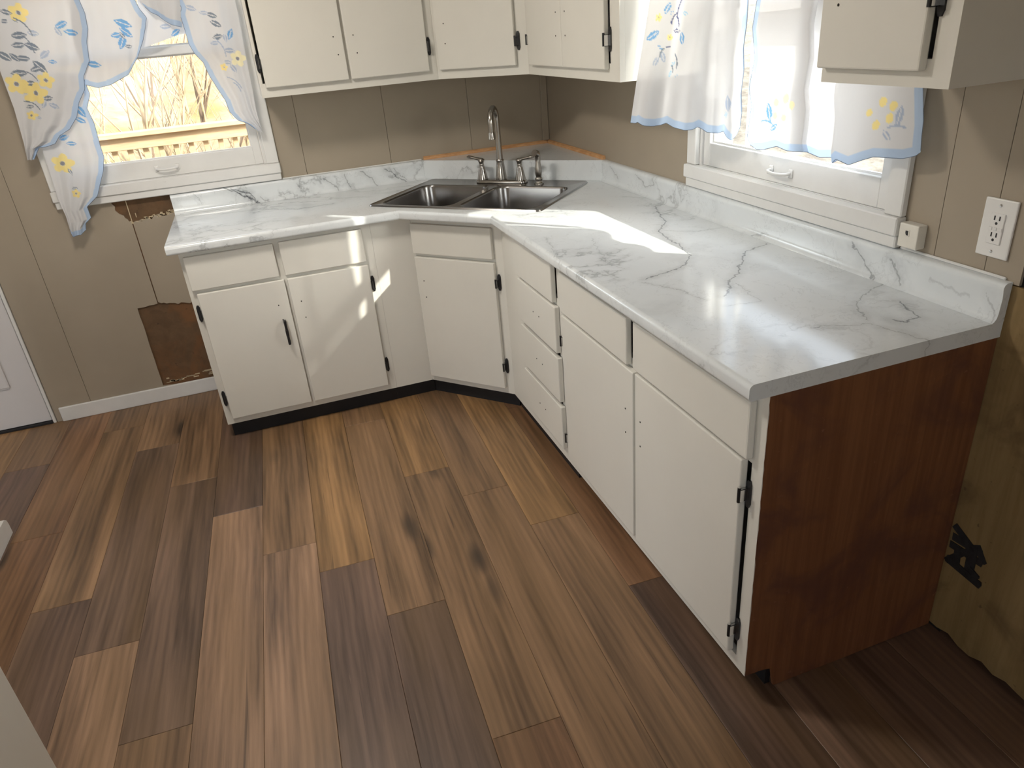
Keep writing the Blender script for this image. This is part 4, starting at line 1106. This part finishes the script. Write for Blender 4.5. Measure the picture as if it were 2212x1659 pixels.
CD = {"A":{"L":[[-2.337,-0.095,1.8932],[-2.369,-0.095,1.6797],[-2.3719,-0.095,1.5853],[-2.3713,-0.095,1.4377],[-2.3823,-0.095,1.3051],[-2.3924,-0.095,1.2389]],"R":[[-2.0161,-0.095,1.8739],[-2.0136,-0.095,1.8078],[-2.0072,-0.095,1.7608],[-2.014,-0.095,1.7036],[-2.0328,-0.095,1.6572],[-2.0448,-0.095,1.5878],[-2.0826,-0.095,1.5335],[-2.0942,-0.095,1.4844],[-2.1311,-0.095,1.4373],[-2.1567,-0.095,1.3828],[-2.1987,-0.095,1.3383],[-2.2432,-0.095,1.3173],[-2.2703,-0.095,1.2884],[-2.3062,-0.095,1.2799],[-2.3348,-0.095,1.2799],[-2.3677,-0.095,1.2357]],"B":[[-2.3924,-0.095,1.2389],[-2.3843,-0.095,1.2354],[-2.3677,-0.095,1.2357]],"M":[[0.203,0.153,0.0414,20,"l","g"],[0.169,0.203,0.0301,0,"l","g"],[0.271,0.186,0.0338,60,"l","g"],[0.288,0.271,0.0563,0,"l","g"],[0.441,0.254,0.0449,15,"l","p"],[0.729,0.203,0.0522,-20,"l","b"],[0.831,0.237,0.0521,15,"l","b"],[0.695,0.237,0.0373,65,"l","p"],[0.271,0.322,0.0488,0,"l","g"],[0.407,0.322,0.06,25,"l","g"],[0.102,0.39,0.0565,40,"l","g"],[0.203,0.39,0.0414,50,"l","g"],[0.288,0.39,0.0488,10,"l","g"],[0.525,0.356,0.0486,-30,"l","p"],[0.61,0.39,0.0299,10,"l","b"],[0.475,0.424,0.0637,50,"l","g"],[0.424,0.441,0.045,-10,"l","g"],[0.22,0.475,0.0564,5,"l","g"],[0.322,0.525,0.0413,0,"l","g"],[0.559,0.593,0.0413,0,"l","g"],[0.644,0.627,0.0412,30,"l","p"],[0.492,0.627,0.0376,-50,"l","p"],[0.22,0.576,0.0301,60,"l","p"],[0.254,0.661,0.0301,0,"l","g"],[0.407,0.712,0.0226,20,"l","p"],[0.322,0.153,0.0713,0,"f","y"],[0.153,0.542,0.0791,0,"f","y"],[0.39,0.576,0.0864,0,"f","y"],[0.525,0.492,0.0637,0,"f","y"],[0.271,0.712,0.0377,0,"f","y"],[0.356,0.22,0.0825,55,"s","g"],[0.373,0.305,0.0825,65,"s","g"],[0.339,0.475,0.0676,40,"s","g"],[0.322,0.644,0.0602,40,"s","g"]]},"B":{"L":[[-2.3211,-0.07,1.5691],[-2.3446,-0.07,1.3761],[-2.3294,-0.07,1.2752],[-2.3318,-0.07,1.1672],[-2.3378,-0.07,1.0626],[-2.3312,-0.07,0.9852],[-2.3357,-0.07,0.9078]],"R":[[-2.0921,-0.07,1.5475],[-2.0856,-0.07,1.4624],[-2.113,-0.07,1.4108],[-2.1042,-0.07,1.3486],[-2.1088,-0.07,1.2597],[-2.1081,-0.07,1.2109],[-2.1291,-0.07,1.152],[-2.155,-0.07,1.1055],[-2.1831,-0.07,1.0525],[-2.2378,-0.07,1.0127],[-2.2366,-0.07,0.9639],[-2.2658,-0.07,0.9424],[-2.2735,-0.07,0.9141]],"B":[[-2.3357,-0.07,0.9078],[-2.3289,-0.07,0.8922],[-2.2974,-0.07,0.8982],[-2.2735,-0.07,0.9141]],"M":[[0.864,0.22,0.0601,60,"l","b"],[0.797,0.271,0.0452,35,"l","b"],[0.441,0.373,0.0454,-15,"l","b"],[0.525,0.407,0.0378,10,"l","b"],[0.271,0.525,0.0836,0,"f","y"],[0.475,0.712,0.0381,0,"f","y"],[0.373,0.576,0.0304,70,"l","g"],[0.441,0.678,0.0267,0,"l","g"]]},"C":{"L":[[-2.0397,-0.08,1.8409],[-2.08,-0.08,1.6825],[-2.0819,-0.08,1.5744],[-2.0889,-0.08,1.5]],"R":[[-1.8193,-0.08,1.8269],[-1.8049,-0.08,1.7628],[-1.7867,-0.08,1.7295],[-1.8043,-0.08,1.6876],[-1.8247,-0.08,1.6456],[-1.8612,-0.08,1.5879]],"B":[[-2.0889,-0.08,1.5],[-2.0439,-0.08,1.4843],[-1.997,-0.08,1.4909],[-1.9521,-0.08,1.5092],[-1.917,-0.08,1.5228],[-1.8908,-0.08,1.5542],[-1.8612,-0.08,1.5879]],"M":[[0.644,0.373,0.0667,25,"l","b"],[0.678,0.475,0.0556,45,"l","b"],[0.542,0.492,0.0445,0,"l","b"],[0.61,0.576,0.0593,-60,"l","b"],[0.169,0.746,0.0559,15,"l","b"],[0.695,0.661,0.0297,10,"l","g"],[0.627,0.508,0.0297,60,"l","g"]]},"D":{"L":[[-1.8179,-0.095,1.8259],[-1.7946,-0.095,1.7931],[-1.7804,-0.095,1.7658]],"R":[[-1.6384,-0.095,1.8144],[-1.6441,-0.095,1.7724],[-1.6597,-0.095,1.6827]],"B":[[-1.7804,-0.095,1.7658],[-1.7638,-0.095,1.7461],[-1.7421,-0.095,1.7338],[-1.7224,-0.095,1.7135],[-1.699,-0.095,1.6955],[-1.6597,-0.095,1.6827]],"M":[]},"E":{"L":[[-1.8,-0.055,1.8271],[-1.8209,-0.055,1.7166],[-1.8412,-0.055,1.6166]],"R":[[-1.6178,-0.055,1.8155],[-1.6376,-0.055,1.7303],[-1.651,-0.055,1.6584]],"B":[[-1.8412,-0.055,1.6166],[-1.7892,-0.055,1.629],[-1.7333,-0.055,1.6439],[-1.6775,-0.055,1.6572],[-1.651,-0.055,1.6584]],"M":[[0.763,0.915,0.0446,-30,"l","b"],[0.559,0.729,0.0446,0,"l","p"]]},"F":{"L":[[-1.6555,-0.085,1.8161],[-1.6518,-0.085,1.784],[-1.6428,-0.085,1.754],[-1.656,-0.085,1.7306],[-1.6523,-0.085,1.6758],[-1.6508,-0.085,1.6201],[-1.6378,-0.085,1.5808],[-1.6121,-0.085,1.5431],[-1.6006,-0.085,1.49],[-1.5798,-0.085,1.4338],[-1.56,-0.085,1.3852],[-1.5536,-0.085,1.336],[-1.527,-0.085,1.2961],[-1.4901,-0.085,1.2795],[-1.4605,-0.085,1.251]],"R":[[-1.435,-0.085,1.802],[-1.4254,-0.085,1.7689],[-1.4274,-0.085,1.6863],[-1.4335,-0.085,1.5328],[-1.4364,-0.085,1.4146],[-1.4404,-0.085,1.3297],[-1.4371,-0.085,1.2608]],"B":[[-1.4605,-0.085,1.251],[-1.4332,-0.085,1.2301],[-1.4371,-0.085,1.2608]],"M":[[0.525,0.153,0.0442,20,"l","g"],[0.559,0.203,0.0478,30,"l","g"],[0.525,0.288,0.0441,-10,"l","g"],[0.661,0.305,0.0331,85,"l","p"],[0.78,0.288,0.0478,-60,"l","b"],[0.441,0.322,0.0368,0,"l","p"],[0.661,0.39,0.0441,5,"l","p"],[0.39,0.136,0.0368,10,"l","p"],[0.153,0.102,0.0442,20,"l","p"],[0.508,0.458,0.0331,10,"l","p"],[0.61,0.508,0.0405,60,"l","p"],[0.78,0.458,0.0662,0,"f","w"],[0.39,0.492,0.0331,0,"f","y"],[0.542,0.356,0.0809,70,"s","p"],[0.508,0.593,0.0736,45,"s","p"],[0.525,0.627,0.0442,60,"s","p"]]},"P1":{"L":[[-0.062,-1.474,2.03],[-0.2134,-1.485,1.6938],[-0.224,-1.485,1.619],[-0.2414,-1.485,1.5295],[-0.2644,-1.485,1.4239],[-0.2953,-1.485,1.2648]],"R":[[-0.06,-1.722,2.03],[-0.06,-1.748,1.6646],[-0.06,-1.7535,1.5947],[-0.06,-1.7535,1.5352],[-0.06,-1.7444,1.4741],[-0.06,-1.7534,1.4114],[-0.06,-1.7464,1.3467],[-0.06,-1.7565,1.2945],[-0.06,-1.752,1.247]],"B":[[-0.2953,-1.485,1.2648],[-0.2836,-1.4983,1.2631],[-0.2772,-1.5055,1.2673],[-0.2635,-1.5211,1.257],[-0.2447,-1.5424,1.2524],[-0.2292,-1.56,1.255],[-0.216,-1.575,1.2619],[-0.1985,-1.5948,1.2475],[-0.1733,-1.6234,1.2415],[-0.1555,-1.6436,1.2427],[-0.1468,-1.6535,1.2496],[-0.1288,-1.6739,1.2326],[-0.1065,-1.6993,1.2283],[-0.0933,-1.7142,1.2351],[-0.0833,-1.7256,1.2184],[-0.0735,-1.7367,1.21],[-0.0656,-1.7457,1.2238],[-0.06,-1.752,1.247]],"M":[[0.186,0.576,0.0369,-60,"l","b"],[0.22,0.593,0.0151,-30,"l","b"],[0.373,0.593,0.0232,0,"l","c"],[0.305,0.661,0.0283,0,"l","d"],[0.085,0.678,0.0471,-28,"l","b"],[0.373,0.678,0.0364,85,"l","b"],[0.169,0.712,0.0167,30,"l","b"],[0.203,0.746,0.0334,75,"l","p"],[0.153,0.763,0.0301,-60,"l","p"],[0.305,0.78,0.0199,-35,"l","c"],[0.288,0.814,0.0199,-70,"l","c"],[0.356,0.814,0.0132,0,"l","c"],[0.119,0.61,0.0235,0,"f","y"],[0.237,0.678,0.02,0,"f","y"],[0.305,0.576,0.0533,-70,"s","d"],[0.254,0.61,0.0367,-55,"s","d"],[0.305,0.627,0.0333,60,"s","d"],[0.186,0.729,0.0301,-55,"s","g"],[0.339,0.763,0.0431,75,"s","g"],[0.305,0.797,0.0266,65,"s","g"],[0.847,0.881,0.0487,80,"l","p"],[0.814,0.932,0.0227,-80,"l","c"],[0.237,0.712,0.0133,0,"s","d"]]}}
# ================================================================== curtains
PCOL = {'w': (0.97, 0.90, 0.62), 'g': (0.24, 0.28, 0.34), 'b': (0.20, 0.42, 0.72), 'p': (0.46, 0.53, 0.66), 'c': (0.36, 0.62, 0.80), 'd': (0.12, 0.14, 0.28), 'y': (0.95, 0.79, 0.34), 'o': (0.98, 0.80, 0.52)}
CLOTH = (0.74, 0.74, 0.755)
HEM = (0.50, 0.63, 0.82)

def resample(P, n):
    P = [Vector(p) for p in P]
    d = [0.0]
    for a, c in zip(P, P[1:]): d.append(d[-1] + (c - a).length)
    out = []
    j = 0
    for i in range(n):
        t = d[-1] * i / (n - 1)
        while j < len(P) - 2 and d[j + 1] < t: j += 1
        L_ = d[j + 1] - d[j]
        out.append(P[j].lerp(P[j + 1], (t - d[j]) / L_ if L_ > 1e-9 else 0.0))
    return out

def curtain(name, label, L, Rr, Bt, T=None, motifs=(), hems=('R',), fold=(0, 0.0, (0, -1, 0)), step=0.0034, cat='curtain', group=None, wm=()):
    lenv = max(sum((Vector(a) - Vector(c)).length for a, c in zip(q, q[1:])) for q in (L, Rr))
    lenu = max(sum((Vector(a) - Vector(c)).length for a, c in zip(q, q[1:])) for q in (Bt, T or [L[0], Rr[0]]))
    nv, nu = max(12, int(lenv / step)), max(12, int(lenu / step))
    Lc, Rc, Bc = resample(L, nv), resample(Rr, nv), resample(Bt, nu)
    Tc = resample(T if T else [L[0], Rr[0]], nu)
    k, amp, dr = fold
    dr = Vector(dr)
    verts = []
    for j in range(nv):
        v = j / (nv - 1)
        for i in range(nu):
            u = i / (nu - 1)
            p = Lc[j] * (1 - u) + Rc[j] * u + Tc[i] * (1 - v) + Bc[i] * v - (Lc[0] * ((1 - u) * (1 - v)) + Rc[0] * (u * (1 - v)) + Lc[-1] * ((1 - u) * v) + Rc[-1] * (u * v))
            if k:
                s = math.sin(u * k * 2 * math.pi + 0.8 * math.sin(v * 3.0)) + 0.4 * math.sin(u * k * 4.3 * math.pi + 1.3 + v * 2)
                p = p + dr * (amp * s * (0.45 + 0.55 * v))
            verts.append(p)
    faces = [(j * nu + i, j * nu + i + 1, (j + 1) * nu + i + 1, (j + 1) * nu + i) for j in range(nv - 1) for i in range(nu - 1)]
    me = bpy.data.meshes.new(name)
    me.from_pydata([tuple(p) for p in verts], [], faces)
    for p in me.polygons: p.use_smooth = True
    at = me.color_attributes.new('print', 'FLOAT_COLOR', 'POINT')
    cols = [CLOTH] * (nu * nv)
    # hem band, width in metres measured along the mesh
    HW = 0.021
    for j in range(nv):
        row = verts[j * nu:(j + 1) * nu]
        w = [0.0]
        for a, c in zip(row, row[1:]): w.append(w[-1] + (c - a).length)
        for i in range(nu):
            dd = 9.0
            if 'L' in hems: dd = min(dd, w[i])
            if 'R' in hems: dd = min(dd, w[-1] - w[i])
            if 'B' in hems: dd = min(dd, (verts[(nv - 1) * nu + i] - row[i]).length)
            if dd < HW: cols[j * nu + i] = HEM
    def inside(ty, x, y, ln):
        if ty == 'l':                                   # leaf with a pale midrib
            h_ = ln / 2
            if abs(x) > h_: return 0
            wd = 0.23 * ln * (1 - (x / h_) ** 2)
            if abs(y) > wd: return 0
            return 2 if abs(y) < 0.0018 and abs(x) < h_ * 0.8 else 1
        if ty == 's': return 1 if abs(x) < ln / 2 and abs(y + 0.12 * ln * ((2 * x / ln) ** 2 - 0.5)) < 0.0022 else 0
        if ty == 'o': return 1 if x * x + y * y < (ln * 0.5) ** 2 else 0
        r_ = math.hypot(x, y); a_ = math.atan2(y, x)     # five-petal flower
        if r_ < ln * 0.10: return 3
        return 1 if r_ < ln * 0.5 * (0.62 + 0.38 * abs(math.cos(2.5 * a_))) and r_ > ln * 0.12 else 0
    for (mu, mv, ln, an, ty, c) in motifs:
        ci, cj = mu * (nu - 1), mv * (nv - 1)
        j0 = int(round(cj)); i0 = int(round(ci))
        jj = min(max(j0, 1), nv - 2); ii = min(max(i0, 1), nu - 2)
        du = (verts[jj * nu + ii + 1] - verts[jj * nu + ii - 1]) / 2
        dv = (verts[(jj + 1) * nu + ii] - verts[(jj - 1) * nu + ii]) / 2
        c0 = verts[jj * nu + ii]
        rad = int(ln / max(1e-4, min(du.length, dv.length)) * 0.75) + 3
        hx = Vector((du.x, du.y, 0)).normalized()
        ca, sa = math.cos(R(-an)), math.sin(R(-an))
        for j in range(max(0, j0 - rad), min(nv, j0 + rad + 1)):
            for i in range(max(0, i0 - rad), min(nu, i0 + rad + 1)):
                q = verts[j * nu + i] - c0
                X_, Y_ = q.dot(hx), q.z
                t = inside(ty, X_ * ca + Y_ * sa, -X_ * sa + Y_ * ca, ln)
                if t == 1: cols[j * nu + i] = PCOL[c]
                elif t == 2: cols[j * nu + i] = CLOTH
                elif t == 3: cols[j * nu + i] = (0.30, 0.30, 0.34)
    for (yc, zc, ln, an, ty, c, u0, u1) in wm:           # placed by world y,z
        ca, sa = math.cos(R(-an)), math.sin(R(-an))
        for j in range(nv):
            for i in range(int(u0 * nu), int(u1 * nu)):
                q = verts[j * nu + i]
                X_, Y_ = -(q.y - yc), q.z - zc
                if abs(X_) > ln or abs(Y_) > ln: continue
                t = inside(ty, X_ * ca + Y_ * sa, -X_ * sa + Y_ * ca, ln)
                if t == 1: cols[j * nu + i] = PCOL[c]
                elif t == 2: cols[j * nu + i] = CLOTH
    flat = []
    for c in cols: flat.extend((c[0], c[1], c[2], 1.0))
    at.data.foreach_set('color', flat)
    me.materials.append(MAT['cloth'])
    o = bpy.data.objects.new(name, me)
    COL.objects.link(o)
    tag(o, label, cat, group)
    # overlocked edge thread
    bm = B()
    def run(idx):
        pts = [verts[q] for q in idx][::2]
        if len(pts) > 2: tube(bm, pts, 0.0008, 4)
    if 'R' in hems: run([j * nu + nu - 1 for j in range(nv)])
    if 'L' in hems: run([j * nu for j in range(nv)])
    if 'B' in hems: run([(nv - 1) * nu + i for i in range(nu)])
    obj('edge_thread', bm, 'thread', o)
    return o

G1 = 'printed voile curtains at the left window'
G2 = 'printed voile curtains at the right window'
def CU(k, name, label, hems, fold, grp, **kw):
    d = CD[k]
    return curtain(name, label, d['L'], d['R'], d['B'], motifs=[tuple(m) for m in d['M']], hems=hems, fold=fold, group=grp, **kw)
CU('A', 'curtain', 'large leaf-printed voile panel at the left side of the left window, yellow flowers on it', ('R',), (2, 0.010, (0, -1, 0)), G1)
CU('B', 'curtain_tail', 'narrow voile tail hanging lowest, below the large panel at the left window', ('R', 'B'), (2, 0.008, (0, -1, 0)), G1)
CU('C', 'curtain_swag', 'rounded voile swag with blue leaves at the top of the left window', ('R', 'B'), (2, 0.006, (0, -1, 0)), G1)
CU('D', 'curtain_swag', 'short grey-hemmed voile swag at the top middle of the left window', ('B',), (1.5, 0.010, (0, -1, 0)), G1)
CU('E', 'curtain_backing', 'plain sheer layer behind the short swag of the left window', (), (1, 0.004, (0, -1, 0)), G1)
CU('F', 'curtain', 'slim voile panel along the right side of the left window, ending in a pointed corner', ('L',), (2, 0.007, (0, -1, 0)), G1)
CU('P1', 'curtain', 'left voile panel of the right window with blue hem and blue leaves', ('R', 'B'), (2.5, 0.010, (-0.75, -0.66, 0)), G2)
BT = [(-.055, -1.801, 1.201), (-.060, -1.84, 1.192), (-.062, -1.879, 1.196), (-.062, -1.936, 1.2117), (-.062, -1.98, 1.2045), (-.062, -2.011, 1.2065), (-.064, -2.052, 1.2105), (-.045, -2.050, 1.207), (-.032, -2.03, 1.203),
      (-.03, -2.0777, 1.1944), (-.031, -2.12, 1.200), (-.045, -2.172, 1.205), (-.068, -2.168, 1.1955), (-.069, -2.182, 1.2086), (-.068, -2.228, 1.1999), (-.068, -2.27, 1.217), (-.067, -2.305, 1.2293), (-.064, -2.39, 1.2357), (-.060, -2.422, 1.2453), (-.056, -2.430, 1.2542)]
TT = []
for i, (x, y, z) in enumerate(BT):
    s = (y + 1.801) / (-2.430 + 1.801)
    TT.append((x * 0.75, -1.788 - s * (2.378 - 1.788), 2.03))
LL = [(-.042, -1.788, 2.03), (-.050, -1.788, 1.80), (-.055, -1.7878, 1.6613), (-.055, -1.7896, 1.5926), (-.055, -1.7764, 1.5223), (-.055, -1.7963, 1.443), (-.055, -1.7791, 1.3607), (-.055, -1.7957, 1.3124), (-.055, -1.7852, 1.2224), (-.055, -1.801, 1.201)]
RRt = [(-.042, -2.378, 2.03), (-.038, -2.379, 1.78), (-.035, -2.380, 1.55), (-.035, -2.382, 1.43), (-.040, -2.392, 1.39), (-.050, -2.418, 1.32), (-.054, -2.424, 1.285), (-.056, -2.430, 1.2542)]
MW = [(-1.8881, 1.3016, 0.0538, 70, 'l', 'b', 0, .45), (-1.9146, 1.2622, 0.0316, -35, 'l', 'b', 0, .45), (-1.883, 1.2738, 0.0538, 5, 's', 'b', 0, .45), (-1.9537, 1.3413, 0.0253, 0, 'o', 'o', 0, .45), (-1.9143, 1.3289, 0.0221, 0, 'o', 'o', 0, .45),
      (-1.9799, 1.3256, 0.0221, 0, 'o', 'o', 0, .45), (-1.9148, 1.2933, 0.019, 0, 'o', 'o', 0, .45), (-1.9525, 1.2911, 0.019, 0, 'o', 'o', 0, .45),
      (-2.298, 1.3528, 0.0223, 0, 'o', 'y', .5, 1), (-2.331, 1.3466, 0.0223, 0, 'o', 'y', .5, 1), (-2.264, 1.3269, 0.0189, 0, 'o', 'y', .5, 1), (-2.328, 1.3191, 0.0223, 0, 'o', 'y', .5, 1), (-2.293, 1.3012, 0.0223, 0, 'o', 'y', .5, 1),
      (-2.354, 1.3254, 0.0473, -88, 'l', 'p', .5, 1), (-2.330, 1.2818, 0.0334, 35, 'l', 'p', .5, 1), (-2.354, 1.3021, 0.0557, -5, 's', 'p', .5, 1)]
curtain('curtain', 'right voile panel of the right window, folded, with a yellow flower near its hem', LL, RRt, BT, TT, hems=('L', 'B', 'R'), group=G2, wm=MW)
b = B(); tube(b, [(-2.45, -0.065, 1.835), (-1.41, -0.065, 1.835)], 0.008, 10)
rd = obj('curtain_rod', b, 'rod', smooth=40)
tag(rd, 'white curtain rod across the top of the left window', 'curtain rod')
b = B(); tube(b, [(-0.052, -1.468, 2.045), (-0.052, -2.390, 2.045)], 0.008, 10)
rd = obj('curtain_rod', b, 'rod', smooth=40)
tag(rd, 'white curtain rod between the wall cabinets at the right window', 'curtain rod')

# ================================================================== outside
gb = B()
nx, ny = 60, 60
def gz(x, y):
    dn = max(0.0, y - 3.0); de = max(0.0, x - 3.0); dw = max(0.0, -4.5 - x); ds = max(0.0, -6.0 - y)
    return -0.9 + 0.30 * min(dn, 9) + 0.10 * max(0, dn - 9) + 0.07 * de + 0.10 * dw * 0.5 + 0.02 * ds + 0.12 * math.sin(x * 0.9) * math.cos(y * 0.7)
grid = [[gb.verts.new((x, y, gz(x, y))) for x in [-30 + 70 * i / nx for i in range(nx + 1)]] for y in [-25 + 70 * j / ny for j in range(ny + 1)]]
for j in range(ny):
    for i in range(nx): gb.faces.new((grid[j][i], grid[j][i + 1], grid[j + 1][i + 1], grid[j + 1][i]))
tag(obj('ground', gb, 'ground', smooth=60), 'dry winter hillside beyond the window', 'ground', kind='structure')

rl = empty('deck_railing', (-2.2, 2.5, -0.1))
tag(rl, 'weathered wooden deck railing seen through the left window', 'railing')
RZ = 1.095
b = B(); box(b, -4.2, 0.2, 2.44, 2.58, RZ - 0.035, RZ, 0.004); obj('top_rail', b, 'deck', rl, world=True)
b = B(); box(b, -4.2, 0.2, 2.49, 2.53, RZ - 0.125, RZ - 0.036, 0.003); obj('upper_rail', b, 'deck', rl, world=True)
b = B(); box(b, -4.2, 0.2, 2.49, 2.53, 0.10, 0.19, 0.003); obj('lower_rail', b, 'deck', rl, world=True)
b = B(); box(b, -0.019, 0.019, -0.019, 0.019, 0.07, RZ - 0.05, 0.002)
b0 = obj('baluster', b, 'deck', rl, loc=(-4.1 + 2.2, 0.05, 0.1))
for i in range(1, 40):
    dup(b0, 'baluster', rl, (-4.1 + 2.2 + i * 0.108, 0.05, 0.1))
for x in (-4.15, -1.30, 0.15):
    b = B(); box(b, x - 0.045, x + 0.045, 2.535, 2.625, -0.9, RZ - 0.04, 0.004); obj('post', b, 'deck', rl, world=True)
b = B(); box(b, -4.4, 0.4, 0.15, 2.65, -0.16, -0.10)
tag(obj('deck', b, 'deck'), 'wooden deck platform outside the left window', 'deck', kind='structure')

def sapling(x, y, h, lean, seed, mat, r0):
    rn = random.Random(seed)
    bm = B()
    base = Vector((x, y, gz(x, y) - 0.05))
    def stem(p, d, L_, r, depth):
        pts = [p]; rs = [r]
        n_ = 6
        for i in range(n_):
            d = (d + Vector((rn.uniform(-.13, .13), rn.uniform(-.13, .13), rn.uniform(-.03, .07)))).normalized()
            pts.append(pts[-1] + d * L_ / n_); rs.append(r * (1 - 0.75 * (i + 1) / n_))
        tube(bm, pts, rs, 5 if depth == 0 else 4, False)
        if depth < 2:
            for q in range(5 if depth == 0 else 3):
                i = rn.randint(1, n_ - 1)
                dd = (d + Vector((rn.uniform(-.9, .9), rn.uniform(-.5, .5), rn.uniform(0.0, .7)))).normalized()
                stem(pts[i], dd, L_ * rn.uniform(.3, .55), rs[i] * 0.6, depth + 1)
    stem(base, Vector((lean, rn.uniform(-.1, .1), 1)).normalized(), h, r0, 0)
    stem(base + Vector((rn.uniform(-.2, .2), rn.uniform(-.1, .1), 0)), Vector((lean + rn.uniform(-.5, .5), 0, 1)).normalized(), h * 0.8, r0 * 0.7, 0)
    o = obj('bare_shrub', bm, mat)
    o.data.transform(Matrix.Translation(-base)); o.location = base
    tag(o, 'pale tan leafless shrub beyond the deck railing' if mat == 'twig' else 'dark brown leafless shrub beyond the deck railing', 'shrub', 'pale bare shrubs beyond the deck' if mat == 'twig' else 'dark bare shrubs beyond the deck')
    return o
rs_ = random.Random(31)
for i in range(26):
    x = -4.6 + 4.6 * ((i * 0.618) % 1.0) + rs_.uniform(-.1, .1)
    y = 3.1 + rs_.random() * 3.4
    sapling(x, y, rs_.uniform(2.2, 3.8), rs_.uniform(-.35, .35), 100 + i, 'twig' if i % 3 else 'twig2', rs_.uniform(0.016, 0.034))
